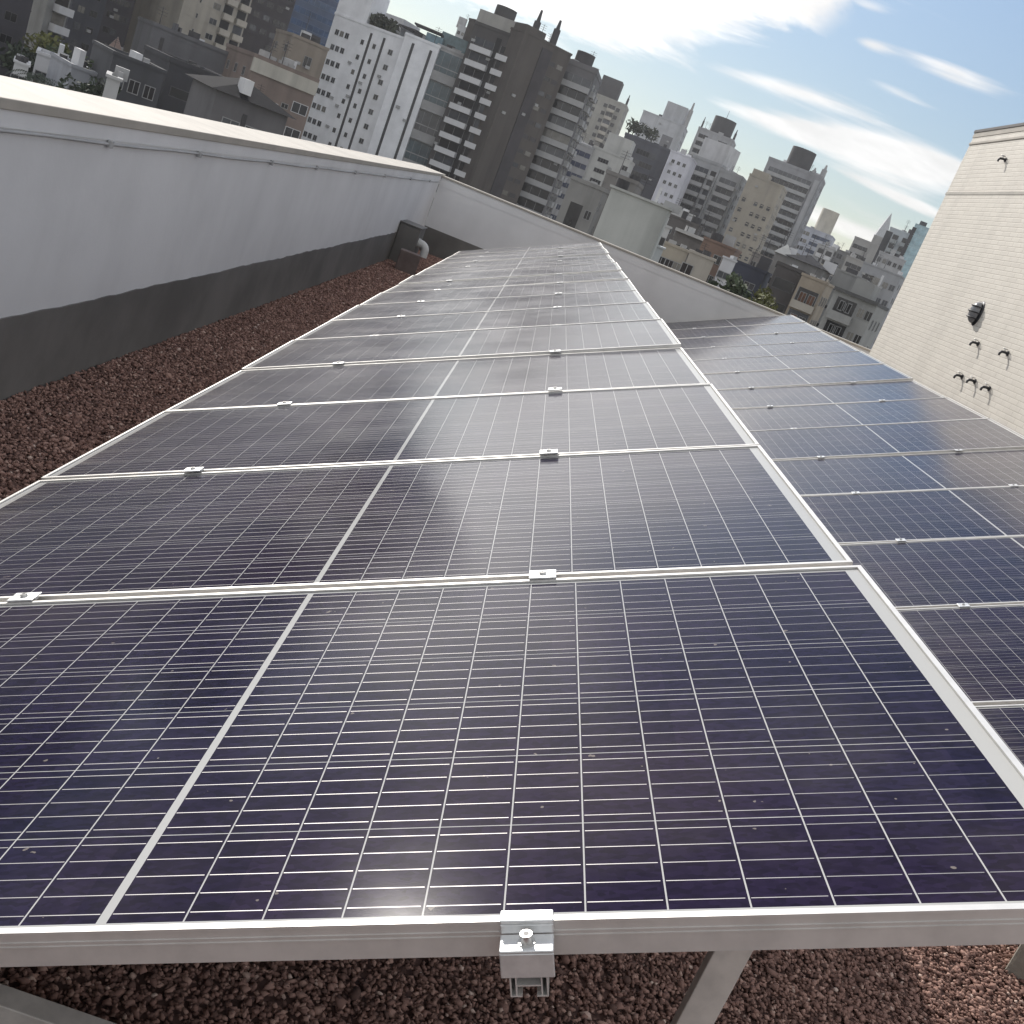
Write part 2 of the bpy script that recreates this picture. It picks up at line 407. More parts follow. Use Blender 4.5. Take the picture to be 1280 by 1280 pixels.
# conductor cable under the coping, with its clips
t = thing('conductor_cable', 'thin grey cable clipped along the parapet under the coping', 'cable', (WX, 0, 0))
c = MB()
pts = []
for i in range(46):
    y = -4 + i * 20.2 / 45
    pts.append((0.012, y, 0.768 - 0.0012 * y + 0.003 * math.sin(i * 1.7)))
c.tube(pts, 0.006, 6); c.obj('cable', M_cable, t)
for y in (2.42, 2.58, 2.70, 3.75, 4.9, 6.35, 7.7, 9.3, 11.0, 13.0, 15.0):
    MB().box(0.0045, 0.024, y - 0.014, y + 0.014, 0.752 - 0.0012 * y, 0.783 - 0.0012 * y).obj('clip', M_dark if y < 3 else M_cable, t, 0.003)

# ---- corner pier, pipe, little block
t = thing('roof_pier', 'dark grey coated pier against the left parapet near the far corner', 'pier', (WX, 13.46, GZ))
p_ = MB(); p_.box(0.009, 0.285, 0, 0.55, -0.03, 0.50); p_.obj('shaft', M_band, t, 0.01)
MB().box(0.005, 0.30, -0.015, 0.56, 0.50, 0.515).obj('cap', M_band, t, 0.004)
t = thing('vent_pipe', 'white plastic elbow pipe beside the dark corner pier', 'pipe', (-0.40, 13.62, GZ))
c = MB(); arc = [(-0.045, 0, 0.32)] + [(0.075 * math.sin(a), 0, 0.245 + 0.075 * math.cos(a)) for a in np.linspace(0, math.pi / 2, 8)] + [(0.075, 0, 0.17)]
c.tube(arc, 0.052, 14); c.obj('elbow', M_pvc, t)
MB().cyl((-0.042, 0, 0.32), (-0.015, 0, 0.32), 0.062, n=16).obj('collar', M_pvc, t)
M_redblk = mat('dusty_block', (0.16, 0.125, 0.115), 0.9, 0, 0.15, 8, 0.2, 60)
o = MB().box(-0.13, 0.13, -0.10, 0.10, -0.02, 0.25).obj('drain_block', M_redblk, None, 0.012)
o.location = (-0.40, 12.85, GZ); o.rotation_euler = (0, 0, math.radians(6))
tag(o, 'low dusty reddish block on the gravel in front of the corner pier', 'block')

# ---- stair tower with tiles
TX = 5.9
t = thing('stair_tower', 'cream tiled stair tower rising at the right end of the roof', 'tower', (TX, 0, GZ))
y0, y1, ztop = 2.0, 14.80, 3.98 - GZ
MB().box(0, 5.0, y0, y1, -0.03, ztop - 0.10).obj('wall', M_tiles, t, 0.01)
MB().box(-0.015, 5.02, y0 - 0.02, y1 + 0.015, ztop - 0.035, ztop).obj('roof_flashing', mat('flashing', (0.10, 0.09, 0.085), 0.5), t)
MB().box(-0.006, 5.01, y0 - 0.01, y1 + 0.006, ztop - 0.10, ztop - 0.0355).obj('parapet_cap', M_coping, t)
MB().box(-0.012, -0.0005, y0, y1, ztop - 0.20, ztop - 0.165).obj('moulding', M_coping, t, 0.008)
MB().box(-0.006, -0.0005, y0, y1, 3.10 - GZ, 3.135 - GZ).obj('joint_strip', mat('joint', (0.42, 0.40, 0.36), 0.8), t)

def bulkhead(Y, Z):
    t = thing('wall_lamp', 'dark oval bulkhead lamp on the cream tiled wall', 'lamp', (TX, Y, Z))
    b = MB()
    def dome(rx, rz, depth, x0, mi):
        n, k = 20, 6; v = []; f = []
        for i in range(k + 1):
            a = i / k * math.pi / 2
            for j in range(n):
                q = j * 2 * math.pi / n
                v.append((x0 - depth * math.sin(a), rx * math.cos(a) * math.cos(q) , rz * math.cos(a) * math.sin(q)))
        for i in range(k):
            for j in range(n): f.append((i * n + j, (i + 1) * n + j, (i + 1) * n + (j + 1) % n, i * n + (j + 1) % n))
        return v, f
    v, f = dome(0.088, 0.125, 0.075, -0.03, 0); MB().add(v, f, 0, True).obj('lens', mat('lamp_lens', (0.22, 0.22, 0.23), 0.2), t)
    v, f = dome(0.105, 0.145, 0.03, 0, 0)
    MB().add(v, f, 0, True).obj('body', M_dark, t)
    gd = MB()
    for a in (-0.5, 0, 0.5):
        gd.tube([(-0.03, -0.10, a * 0.13)] + [(-0.03 - 0.083 * math.sin(q) * (1 - abs(a) * .3), -0.10 * math.cos(q), a * 0.13) for q in np.linspace(0.2, math.pi - 0.2, 9)] + [(-0.03, 0.10, a * 0.13)], 0.008, 6)
    gd.obj('guard', M_dark, t)
def hose_tap(Y, Z, label, first=[None]):
    if first[0] is None:
        t = thing('wall_tap', label, 'tap', (TX, Y, Z), group='small taps on the tiled wall')
        MB().cyl((0, 0, 0), (-0.012, 0, 0), 0.034, n=14).obj('wall_plate', M_dark, t)
        b = MB(); b.tube([(-0.01, 0, 0), (-0.05, 0, 0), (-0.085, 0, -0.006), (-0.10, 0, -0.03), (-0.10, 0, -0.06)], [0.017, 0.017, 0.018, 0.016, 0.014], 10)
        b.obj('spout', M_dark, t)
        h = MB(); h.tube([(-0.055, 0, 0.0), (-0.055, 0, 0.03)], 0.010, 8)
        h.tube([(-0.055 - 0.028 * math.cos(a), 0.028 * math.sin(a), 0.042) for a in np.linspace(0, 2 * math.pi, 15)], 0.007, 6)
        h.obj('handle', M_steel, t)
        first[0] = t
    else:
        t = copy_thing(first[0], label); t.location = (TX, Y, Z)
    t.scale = (0.8, 0.8, 0.8)

def on_tower(x, y):
    d = RW.T @ np.array([(x - 640) / FPX, (y - 640) / FPX, 1.0])
    q = CW + d * (TX - CW[0]) / d[0]; return q[1], q[2]
bulkhead(*on_tower(1223, 392))
hose_tap(*on_tower(1223, 430), 'dark tap right below the oval bulkhead lamp')
hose_tap(*on_tower(1260, 442), 'dark tap set apart to the right of the one below the lamp')
hose_tap(*on_tower(1203, 471), 'leftmost of the three dark taps in the low row on tiles')
hose_tap(*on_tower(1219, 477), 'middle one of the three dark taps in the low row on tiles')
hose_tap(*on_tower(1237, 486), 'rightmost of the three dark taps in the low row on tiles')
hose_tap(*on_tower(1257, 200), 'lone dark tap high up near the top of the tiled wall')

# ---- gravel
def make_gravel():
    base = np.array([(0,0,1),(.9,0,.1),(0.1,.8,0),(-.85,.1,.05),(-.1,-.9,-.05),(.1,.1,-.9),(.6,.55,.5),(-.5,-.6,.5)])
    fc = np.array([(0,1,6),(0,6,2),(0,2,3),(0,3,7),(0,7,4),(0,4,1),(1,2,6),(3,4,7),(5,2,1),(5,3,2),(5,4,3),(5,1,4)])
    zones = [(0.45, 3.5, 0.45, 2.3, 78000, 0.0074, 0.3), (WX + 0.01, 0.55, 1.5, 8.0, 74000, 0.0084, 0.3), (WX + 0.01, 0.45, 8.0, 16.3, 46000, 0.0112, 0.3),
             (3.5, 5.88, 0.5, 16.2, 9000, 0.018, .3), (WX + 0.01, 3.2, -2.6, 0.3, 9000, 0.012, .3), (1.2, 3.6, 2.6, 16.2, 9000, 0.017, .3)]
    V = []; T = []
    for x0, x1, y0, y1, n, r, _ in zones:
        P = np.c_[rng.uniform(x0, x1, n), rng.uniform(y0, y1, n), GZ - 0.012 + rng.uniform(0, 0.012, n)]
        sc = r * rng.lognormal(0, 0.28, n)
        an = rng.uniform(0, 2 * np.pi, n); tl = rng.normal(0, 0.5, n)
        q = base[None] * (1 + rng.normal(0, 0.18, (n, 8, 3)))
        q = q * np.stack([rng.uniform(.8, 1.35, n), rng.uniform(.65, 1.0, n), rng.uniform(.5, .9, n)], 1)[:, None, :]
        yq, zq = q[..., 1] * np.cos(tl)[:, None] - q[..., 2] * np.sin(tl)[:, None], q[..., 1] * np.sin(tl)[:, None] + q[..., 2] * np.cos(tl)[:, None]
        xq = q[..., 0]
        X = xq * np.cos(an)[:, None] - yq * np.sin(an)[:, None]; Y = xq * np.sin(an)[:, None] + yq * np.cos(an)[:, None]
        V.append((np.stack([X, Y, zq], -1) * sc[:, None, None] + P[:, None, :]).reshape(-1, 3))
        T.append(np.repeat(np.clip(rng.beta(1.7, 2.1, n), 0, 1), 8))
    V = np.concatenate(V); T = np.concatenate(T); ns = len(V) // 8
    F = (fc[None] + (np.arange(ns) * 8)[:, None, None]).reshape(-1, 3)
    me = bpy.data.meshes.new('gravel')
    me.vertices.add(len(V)); me.vertices.foreach_set('co', V.astype(np.float32).ravel())
    me.loops.add(F.size); me.loops.foreach_set('vertex_index', F.astype(np.int32).ravel())
    me.polygons.add(len(F)); me.polygons.foreach_set('loop_start', np.arange(0, F.size, 3, dtype=np.int32))
    me.update(calc_edges=True)
    a = me.attributes.new('tint', 'FLOAT', 'POINT'); a.data.foreach_set('value', T.astype(np.float32))
    me.materials.append(M_gravel)
    o = bpy.data.objects.new('gravel', me); COL.objects.link(o)
    tag(o, 'reddish brown stone gravel spread over the flat roof', 'gravel', kind='stuff')
make_gravel()

# ================================================================== SOLAR ARRAYS
PW, PD, PITCH, TH = 2.01, 0.996, 1.016, 0.040
def make_frame():
    b = MB(); lip = 0.0085
    def side(a0, a1, axis, sgn, at):
        # outer wall of the frame with two fine ridges, and the top lip
        def bx(o0, o1, z0, z1, e=0.0):
            lo, hi = sorted((at + sgn * o0, at + sgn * o1))
            if axis == 'x': b.box(a0 + e, a1 - e, lo, hi, z0, z1)
            else: b.box(lo, hi, a0 + e, a1 - e, z0, z1)
        bx(0, lip, -0.0035, 0.0)
        bx(0.0008, 0.0026, -TH, -0.0036)
        bx(0.0, 0.00075, -0.0135, -0.0118, .001); bx(0.0, 0.00075, -0.0185, -0.0168, .001)
        bx(0.0027, 0.026, -TH, -TH + 0.0018, .003)
    side(0, PW, 'x', 1, 0.0); side(0, PW, 'x', -1, PD)
    side(lip + .0002, PD - lip - .0002, 'y', 1, 0.0); side(lip + .0002, PD - lip - .0002, 'y', -1, PW)
    return b
def make_panel(label):
    t = thing('solar_panel', label, 'solar panel', group=None)
    make_frame().obj('frame', M_alu, t)
    b = MB(); b.box(0.004, PW - 0.004, 0.004, PD - 0.004, -0.0075, -0.0042); b.obj('laminate', M_cell, t)
    bk = MB(); bk.box(0.95, 1.06, PD - 0.14, PD - 0.06, -0.026, -0.0078); bk.obj('junction_box', M_dark, t)
    return t
def slope(ox, oz, u, v, n):
    return Vector((ox + u * ct - n * st, v, oz + u * st + n * ct))
ORD = ['nearest', 'second', 'third', 'fourth', 'fifth', 'sixth', 'seventh', 'eighth', 'ninth', 'tenth', 'eleventh', 'twelfth', 'thirteenth', 'fourteenth', 'farthest']
proto = None
def array(ox, oz, v0, n, lbl, grp, shifts):
    global proto
    for i in range(n):
        lab = lbl(i)
        if proto is None: proto = make_panel(lab); p = proto
        else: p = copy_thing(proto, lab)
        p['group'] = grp
        du, dv, dn, ax, ay = shifts(i)
        p.rotation_euler = (math.radians(ax), -TILT + math.radians(ay), 0)
        p.location = slope(ox, oz, du, v0 + i * PITCH + dv, dn)
JIT = {0: (0.006, -0.006, 0.002, -0.10, 0.0), 1: (0, 0.006, -0.002, -0.15, 0.05)}
def sh_main(i):
    if i in JIT: return JIT[i]
    far = min(max((i - 3) / 3, 0), 1)
    return (-0.012 * far + random.uniform(-.004, .004), random.uniform(-.002, .002), random.uniform(-.003, .002),
            random.uniform(-0.4, 0.4), random.uniform(-0.35, 0.35))
array(0, 0, 0, 15, lambda i: ('%s solar panel of the long left row, counted from the camera' % ORD[i]) if i < 14 else 'farthest solar panel of the long left row, touching the far parapet',
      'solar panels in the left row', sh_main)
RX, RZ, RV, RN = 3.1548, 0.0256, 0.972, 15
array(RX, RZ, RV, RN, lambda i: '%s solar panel of the right row, counted from the camera' % ORD[i], 'solar panels in the right row',
      lambda i: (random.uniform(-.003, .003), random.uniform(-.002, .002), random.uniform(-.003, .002), random.uniform(-0.35, 0.35), random.uniform(-0.3, 0.3)))

# ---- clamps
mid = None; midn = 0
def place_mid(ox, oz, u, v, label, grp):
    global mid
    if mid is None:
        t = thing('mid_clamp', label, 'clamp')
        b = MB(); b.box(-0.025, 0.025, -0.021, -0.006, 0.0006, 0.0036); b.box(-0.025, 0.025, 0.006, 0.021, 0.0006, 0.0036)
        b.box(-0.025, 0.025, -0.0059, 0.0059, -0.004, 0.003); b.obj('plate', M_clamp, t, 0.0006)
        q = MB(); q.cyl((0, 0, 0.003), (0, 0, 0.0085), 0.0065, n=14); q.obj('bolt', M_steel, t)
        MB().cyl((0, 0, 0.0086), (0, 0, 0.0088), 0.0034, n=6).obj('hex_socket', M_dark, bpy.data.objects[t.children[1].name])
        mid = t
    else: t = copy_thing(mid, label)
    t['group'] = grp
    t.location = slope(ox, oz, u, v, 0.001); t.rotation_euler = (0, -TILT, 0)
for i in range(1, 15):
    for u, sd in ((0.447, 'left'), (1.443, 'right')):
        place_mid(0, 0, u + random.uniform(-.006, .006), i * PITCH - 0.010, 'small clamp on the %s rail between the %s and %s panels of the left row' % (sd, ORD[i - 1], ORD[i]), 'mid clamps of the left row')
for i in range(1, RN):
    for u, sd in ((0.425, 'left'), (1.415, 'right')):
        place_mid(RX, RZ, u + random.uniform(-.012, .012), RV + i * PITCH - 0.010, 'small clamp on the %s rail between the %s and %s panels of the right row' % (sd, ORD[i - 1], ORD[i]), 'mid clamps of the right row')
def end_clamp(u, label):
    t = thing('end_clamp', label, 'clamp', slope(0, 0, u, -0.006, 0), (0, -TILT, 0), 'end clamps at the front edge')
    w = 0.026
    b = MB(); b.box(-w, w, -0.004, 0.013, 0.0006, 0.0052)      # lip on the frame
    b.box(-w, w, -0.004, -0.001, -0.010, 0.00055)
    b.box(-w, w, -0.030, -0.0042, -0.0125, -0.0095)              # ledge
    b.box(-w, w, -0.030, -0.027, -0.040, -0.0126)                # front face
    b.obj('bracket', M_clamp, t, 0.0012)
    q = MB(); q.cyl((0, -0.017, -0.0094), (0, -0.017, 0.0005), 0.0062, n=18); q.cyl((0, -0.017, -0.0094), (0, -0.017, -0.0082), 0.0085, n=18)
    bo = q.obj('bolt', M_steel, t)
    MB().cyl((0, -0.017, 0.0006), (0, -0.017, 0.0008), 0.0034, n=6).obj('hex_socket', M_dark, bo)
end_clamp(1.443, 'bright aluminium end clamp with hex bolt at the middle of the front edge')
end_clamp(0.447, 'aluminium end clamp on the low rail of the front edge, left of the view')

# ---- rails: hollow profile, seen end-on under the front clamp
def rail(ox, oz, u, v0, L, label):
    t = thing('mounting_rail', label, 'rail', slope(ox, oz, u, v0, -TH - 0.0004), (0, -TILT, 0), 'rails under the panels')
    b = MB(); w = 0.0185; k = 0.0014; H = 0.0255
    def q(x0, x1, z0, z1): b.box(x0, x1, 0, L, z0, z1)
    for s_ in (-1, 1):
        lo, hi = sorted((s_ * w, s_ * (w - k))); q(lo, hi, -H, -k - .00005)
        lo, hi = sorted((s_ * (w - .0068), s_ * (w - .0068 + k))); q(lo, hi, -H + k + .00005, -k - .00005)
        lo, hi = sorted((s_ * w, s_ * (w - .0115))); q(lo, hi, -k, 0)
        lo, hi = sorted((s_ * (w - k - .00005), s_ * (w - .0115))); q(lo, hi, -H, -H + k)
    q(-(w - .0069), w - .0069, -0.0135, -0.0135 + k)
    b.obj('profile', M_alu, t)
    MB().box(-0.0112, 0.0112, -0.0 + 0.30, L - .3, -0.0119, -0.002).obj('channel_insert', M_dark, t)
rail(0, 0, 1.443, -0.030, 15.35, 'aluminium rail under the left row on its high side, open end showing')
rail(0, 0, 0.447, -0.030, 15.35, 'aluminium rail under the left row on its low side')
rail(RX, RZ, 1.415, RV - .03, 15.4, 'aluminium rail under the right row on its high side')
rail(RX, RZ, 0.425, RV - .03, 15.4, 'aluminium rail under the right row on its low side')

# ---- triangular support frames
def support(ox, oz, Y, label, grp):
    t = thing('support_frame', label, 'support frame', (ox, Y, GZ), group=grp)
    zb = oz - GZ
    n0 = -TH - 0.026
    def at(u, n): q = slope(0, zb, u, 0, n); return (q.x, 0, q.z)
    hi = at(1.865, n0 - 0.03); lo = at(0.10, n0 - 0.03)
    MB().bar(lo, at(1.95, n0 - 0.03), 0.04, 0.055).obj('rafter', M_galv, t, 0.002)
    MB().box(hi[0] - 0.022, hi[0] + 0.032, -0.045, -0.022, 0.0, hi[2] - 0.0).obj('rear_leg', M_galv, t, 0.002)
    MB().box(lo[0] - 0.02, lo[0] + 0.04, -0.065, -0.022, 0.0, lo[2] - 0.0).obj('front_leg', M_galv, t, 0.002)
    MB().box(lo[0] - 0.1, hi[0] + 0.1, -0.021, 0.022, -0.015, 0.046).obj('base_beam', M_galv, t, 0.002)
    MB().box(hi[0] - 0.04, hi[0] + 0.10, -0.09, 0.06, -0.01, 0.008).obj('foot_plate', M_galv, t)
    return t
s0 = support(0, 0, 0.55, 'galvanised triangular support frame under the nearest left row panel', 'support frames under the left row')
for k, (Y, w_) in enumerate(((3.4, 'fourth'), (6.4, 'seventh'), (9.5, 'tenth'), (12.5, 'thirteenth'))):
    c = copy_thing(s0, 'galvanised triangular support frame under the %s left row panel' % w_); c.location = (0, Y, GZ)
for k, (Y, w_) in enumerate(((2.25, 'second'), (5.4, 'fifth'), (8.4, 'eighth'), (11.5, 'eleventh'), (15.5, 'farthest'))):
    c = copy_thing(s0, 'galvanised triangular support frame under the %s right row panel' % w_, 'support frames under the right row'); c.location = (RX, Y, GZ + RZ)
o = MB().box(0, 0.30, 0, 0.30, -0.02, 0.20).obj('ballast_block', M_conc, None, 0.012)
o.location = (3.090, 1.845, GZ); o.rotation_euler = (0, 0, math.radians(-42))
tag(o, 'concrete ballast block on the gravel beyond the high edge of the left row', 'block')

# ================================================================== THE CITY
def azd(x, y, D):
    """ground plan position seen along pixel (x, y) of the photograph at horizontal distance D, and its height there"""
    d = RW.T @ np.array([(x - 640) / FPX, (y - 640) / FPX, 1.0])
    k = D / math.hypot(d[0], d[1])
    return np.array([CW[0] + d[0] * k, CW[1] + d[1] * k]), CW[2] + d[2] * k
WIN = {}
def win_mesh(w, h, glass, frame, mull=1):
    k = ('win', round(w, 2), round(h, 2), glass, frame, mull)
    if k not in WIN:
        b = MB(); f = 0.07
        b.box(-w/2 + f, w/2 - f, -0.03, 0.0, f, h - f, 0)
        b.box(-w/2, w/2, -0.07, 0.0, 0, f, 1); b.box(-w/2, w/2, -0.07, 0.0, h - f, h, 1)
        b.box(-w/2, -w/2 + f, -0.07, 0.0, f, h - f, 1); b.box(w/2 - f, w/2, -0.07, 0.0, f, h - f, 1)
        for i in range(mull):
            x = -w/2 + (i + 1) * w / (mull + 1); b.box(x - .03, x + .03, -0.06, -0.0301, f, h - f, 1)
        WIN[k] = b.mesh('window', [glass, frame])
    return WIN[k]
def balc_mesh(w, glass, par, depth=1.3, ph=1.05, h=2.75, rail_=False):
    k = ('bal', round(w, 2), glass, par, depth, ph, h)
    if k not in WIN:
        b = MB()
        b.box(-w/2, w/2, -depth, 0.0, -0.14, 0.0, 1)                    # slab
        b.box(-w/2, w/2, -depth, -depth + 0.12, 0.0, ph, 1)             # parapet
        b.box(-w/2, -w/2 + 0.12, -depth + .121, 0.0, 0.0, ph, 1); b.box(w/2 - 0.12, w/2, -depth + .121, 0.0, 0.0, ph, 1)
        b.box(-w/2 + .15, w/2 - .15, -0.03, -0.001, 0.05, h - 0.35, 0)  # doors behind
        n = max(1, int(w / 1.6))
        for i in range(n + 1):
            x = -w/2 + .15 + i * (w - .3) / n; b.box(x - .035, x + .035, -0.05, -0.0301, 0.05, h - .35, 2)
        WIN[k] = b.mesh('balcony', [glass, par, M_frame])
    return WIN[k]
def strip_mesh(w, h, glass, frame):
    k = ('str', round(w, 2), round(h, 2), glass, frame)
    if k not in WIN:
        b = MB(); b.box(-w/2, w/2, -0.02, 0, 0.08, h - .08, 0); b.box(-w/2, w/2, -0.06, 0, 0, .08, 1); b.box(-w/2, w/2, -0.06, 0, h - .08, h, 1)
        n = max(1, int(w / 1.5))
        for i in range(n + 1):
            x = -w/2 + .04 + i * (w - .08) / n; b.box(x - .04, x + .04, -0.05, -0.0201, .08, h - .08, 1)
        WIN[k] = b.mesh('window', [glass, frame])
    return WIN[k]
M_frame = mat('window_frame', (0.26, 0.26, 0.26), 0.6)
M_framed = mat('dark_frame', (0.08, 0.08, 0.085), 0.6)
G_cur = glassm((0.20, 0.19, 0.17)); G_mid = glassm((0.075, 0.08, 0.09))
G1 = glassm((0.030, 0.033, 0.04)); G2 = glassm((0.05, 0.08, 0.14)); G3 = glassm((0.02, 0.02, 0.022))

class Bld:
    """a building: front face from plan point p1 to p2 (left to right seen from this roof), built in its own frame"""
    def __init__(s, name, label, L, R, D1, D2, depth, col, top=None, cat='building', zoff=0.0, coping=0.5, streak=.22):
        p1, z1 = azd(*L, D1); p2, z2 = azd(*R, D2)
        s.top = (max(z1, z2) if top is None else top) + zoff
        
        w0 = float(np.hypot(*(p2 - p1)))
        if L[0] > 700 and D2 > D1 and 'gable standing' not in label:
            D2 = D1 - 0.10 * w0; p2, z2 = azd(*R, D2)
        lim = 0.55 * w0 if D1 > 200 else 0.25 * w0
        if abs(D2 - D1) > lim: p2, z2 = azd(*R, D1 + math.copysign(lim, D2 - D1))
        e = p2 - p1; s.w = float(np.hypot(*e)); s.dep = depth
        s.H = s.top - STREET
        s.D = min(D1, D2)
        s.t = thing(name, label, cat, (p1[0], p1[1], STREET), (0, 0, math.atan2(e[1], e[0])))
        s.m = wallm(col, streak)
        left = L[0] < 500
        s.zmin = max(0.3, CW[2] - (0.075 if left else 0.034) * s.D - 4 - STREET)
        s.n = 0
        MB().box(0, s.w, 0, depth, 0, s.H).obj('wall', s.m, s.t)
        if coping:
            b = MB(); c = 0.12
            for a in ((-c, s.w + c, -c, .25), (-c, s.w + c, depth - .25, depth + c), (-c, .25, .2501, depth - .2501), (s.w - .25, s.w + c, .2501, depth - .2501)):
                b.box(*a, s.H + .003, s.H + coping)
            b.obj('roof_parapet', s.m, s.t)
    def put(s, me, x, z, face='f', y=None, name=None):
        if s.n >= 100: return
        s.n += 1
        o = bpy.data.objects.new(name or me.name.split('.')[0], me); COL.objects.link(o); o.parent = s.t
        if face == 'f': o.location = (x, -0.002, z)
        elif face == 'r': o.location = (s.w + 0.002, x, z); o.rotation_euler = (0, 0, math.pi / 2)
        else: o.location = (-0.002, x, z); o.rotation_euler = (0, 0, -math.pi / 2)
        return o
    def floors(s, fh, t0):
        z = s.H - t0 - fh
        while z > s.zmin:
            yield z; z -= fh
    def wins(s, xs, w=1.2, h=1.3, fh=3.0, t0=0.6, sill=0.9, glass=None, frame=None, face='f', mull=1, skip=0.0):
        W_ = s.w if face == 'f' else s.dep
        for z in s.floors(fh, t0):
            for x in xs:
                q = random.random()
                gl = (glass or G1) if q > .38 else (G_cur if q < .14 else (G_mid if q < .27 else G3))
                me = win_mesh(w, h, gl, frame or M_frame, mull)
                if random.random() >= skip: s.put(me, x * W_, z + sill, face)
        return s
    def balcs(s, xs, w, fh=3.0, t0=0.6, par=None, glass=None, depth=1.3, ph=1.05, face='f'):
        W_ = s.w if face == 'f' else s.dep
        for z in s.floors(fh, t0):
            for x in xs:
                q = random.random()
                me = balc_mesh(w, (glass or G3) if q > .3 else (G_cur if q < .08 else G_mid), par or s.m, depth, ph, fh)
                s.put(me, x * W_, z, face)
        return s
    def strips(s, x0, x1, h=1.5, fh=3.0, t0=0.6, sill=0.9, glass=None, frame=None, face='f'):
        W_ = s.w if face == 'f' else s.dep
        me = strip_mesh((x1 - x0) * W_, h, glass or G1, frame or M_frame)
        for z in s.floors(fh, t0): s.put(me, (x0 + x1) / 2 * W_, z + sill, face)
        return s
    def slot(s, x, w, m, z0=None, z1=None, name='dark_slot', d=0.06):
        z0 = 0.2 if z0 is None else z0; z1 = s.H - 1 if z1 is None else z1
        MB().box(x * s.w - w/2, x * s.w + w/2, -d, -0.002, z0, z1).obj(name, m, s.t)
        return s
    def block(s, x0, x1, y0, y1, h, m=None, name='roof_block', z0=None):
        z0 = s.H + .003 if z0 is None else z0
        return MB().box(x0 * s.w, x1 * s.w, y0 * s.dep, y1 * s.dep, z0, z0 + h).obj(name, m or s.m, s.t)
    def tank(s, x, y, r, h, m, z0=0.0, name='water_tank'):
        MB().cyl((x * s.w, y * s.dep, s.H + z0 + .004), (x * s.w, y * s.dep, s.H + z0 + h), r, n=20).obj(name, m, s.t); return s
    def mast(s, x, y, h, r=0.35, m=None, name='chimney'):
        b = MB(); b.cyl((x * s.w, y * s.dep, s.H), (x * s.w, y * s.dep, s.H + h * .7), r, r * .9, 10); b.cyl((x * s.w, y * s.dep, s.H + h * .7), (x * s.w, y * s.dep, s.H + h), r * .55, r * .3, 10)
        b.obj(name, m or M_dk, s.t); return s
    def hip(s, h, m, over=0.5, name='roof'):
        w, d, o = s.w, s.dep, over; z = s.H + .01; r = min(w, d) / 2
        if w >= d: a, b_ = (r, d/2, z + h), (w - r, d/2, z + h)
        else: a, b_ = (w/2, r, z + h), (w/2, d - r, z + h)
        c = [(-o, -o, z), (w + o, -o, z), (w + o, d + o, z), (-o, d + o, z)]
        if w >= d: f = [(0, 1, 5, 4), (2, 3, 4, 5), (1, 2, 5), (3, 0, 4), (3, 2, 1, 0)]
        else: f = [(0, 1, 4), (1, 2, 5, 4), (2, 3, 5), (3, 0, 4, 5), (3, 2, 1, 0)]
        MB().add(c + [a, b_], f).obj(name, m, s.t); return s
    def gable(s, h, m, over=0.4, name='roof'):
        w, d, o = s.w, s.dep, over; z = s.H + .01; k = .18
        v = [(-o, -o, z), (w/2, -o, z + h), (w + o, -o, z), (-o, d + o, z), (w/2, d + o, z + h), (w + o, d + o, z)]
        v2 = [(x, y, q + k) for x, y, q in v]
        MB().add(v + v2, [(0,3,4,1),(1,4,5,2),(6,7,10,9),(7,8,11,10),(0,1,7,6),(1,2,8,7),(3,9,10,4),(4,10,11,5),(0,6,9,3),(2,5,11,8)]).obj(name, m, s.t)
        MB().add([(0, 0.0, s.H), (w, 0.0, s.H), (w/2, 0.0, s.H + h)], [(0, 1, 2)]).obj('gable_wall', s.m, s.t)
        return s
def extras(b, fh=3.0, sides=True, bands=True, clutter=True, seed=0):
    """thin floor ledges, windows on the side walls, small things on the roof"""
    r = random.Random(seed + int(b.w * 1000))
    if bands:
        m = MB(); z = b.H - fh - .5
        while z > b.zmin:
            m.box(-.05, b.w + .05, -.05, .0, z - .09, z + .09); m.box(b.w, b.w + .05, 0, b.dep, z - .09, z + .09); m.box(-.05, 0, 0, b.dep, z - .09, z + .09); z -= fh
        if m.v: m.obj('floor_ledges', b.m, b.t)
    if sides:
        for f in ('r', 'l'):
            b.wins((.22, .5, .78), 1.1, 1.2, fh, .6, glass=G3, face=f, skip=.12)
    if clutter:
        kk = 0.45 if b.D < 150 else 1.0
        for k in range(r.randint(2, 4) if b.D < 150 else r.randint(3, 6)):
            x, y = r.uniform(.08, .9) * b.w, r.uniform(.1, .7) * b.dep; q = r.random()
            if q < .45: MB().box(x, x + kk * r.uniform(.8, 2.2), y, y + 1.5 * kk, b.H + .003, b.H + kk * r.uniform(.8, 2.0)).obj('roof_unit', r.choice((M_gb, M_dk, M_wb)), b.t)
            elif q < .75:
                h = r.uniform(2, 5) * kk; m = MB(); m.cyl((x, y, b.H), (x, y, b.H + h), .07 * kk, .04 * kk, 6)
                for j in range(3): m.bar((x - .7 * kk, y, b.H + h - (.3 + j * .4) * kk), (x + .7 * kk, y, b.H + h - (.3 + j * .4) * kk), .05 * kk, .05 * kk)
                m.obj('antenna', M_dk, b.t)
            else: MB().cyl((x, y, b.H), (x, y, b.H + 1.3 * kk), .8 * kk, n=12).obj('water_tank', r.choice((M_gb, M_dk)), b.t)
        # air conditioner boxes on the front wall
        if b.H - b.zmin > 12:
            for k in range(r.randint(3, 9)):
                x = r.uniform(.04, .96) * b.w; z = b.H - r.uniform(2, b.H - b.zmin - 2)
                MB().box(x - .4, x + .4, -.35, -.051, z, z + .5).obj('air_conditioner', M_gb, b.t)
M_dk = mat('dark_grey_paint', (0.055, 0.053, 0.056), 0.8, 0, 0.15, 0.4)
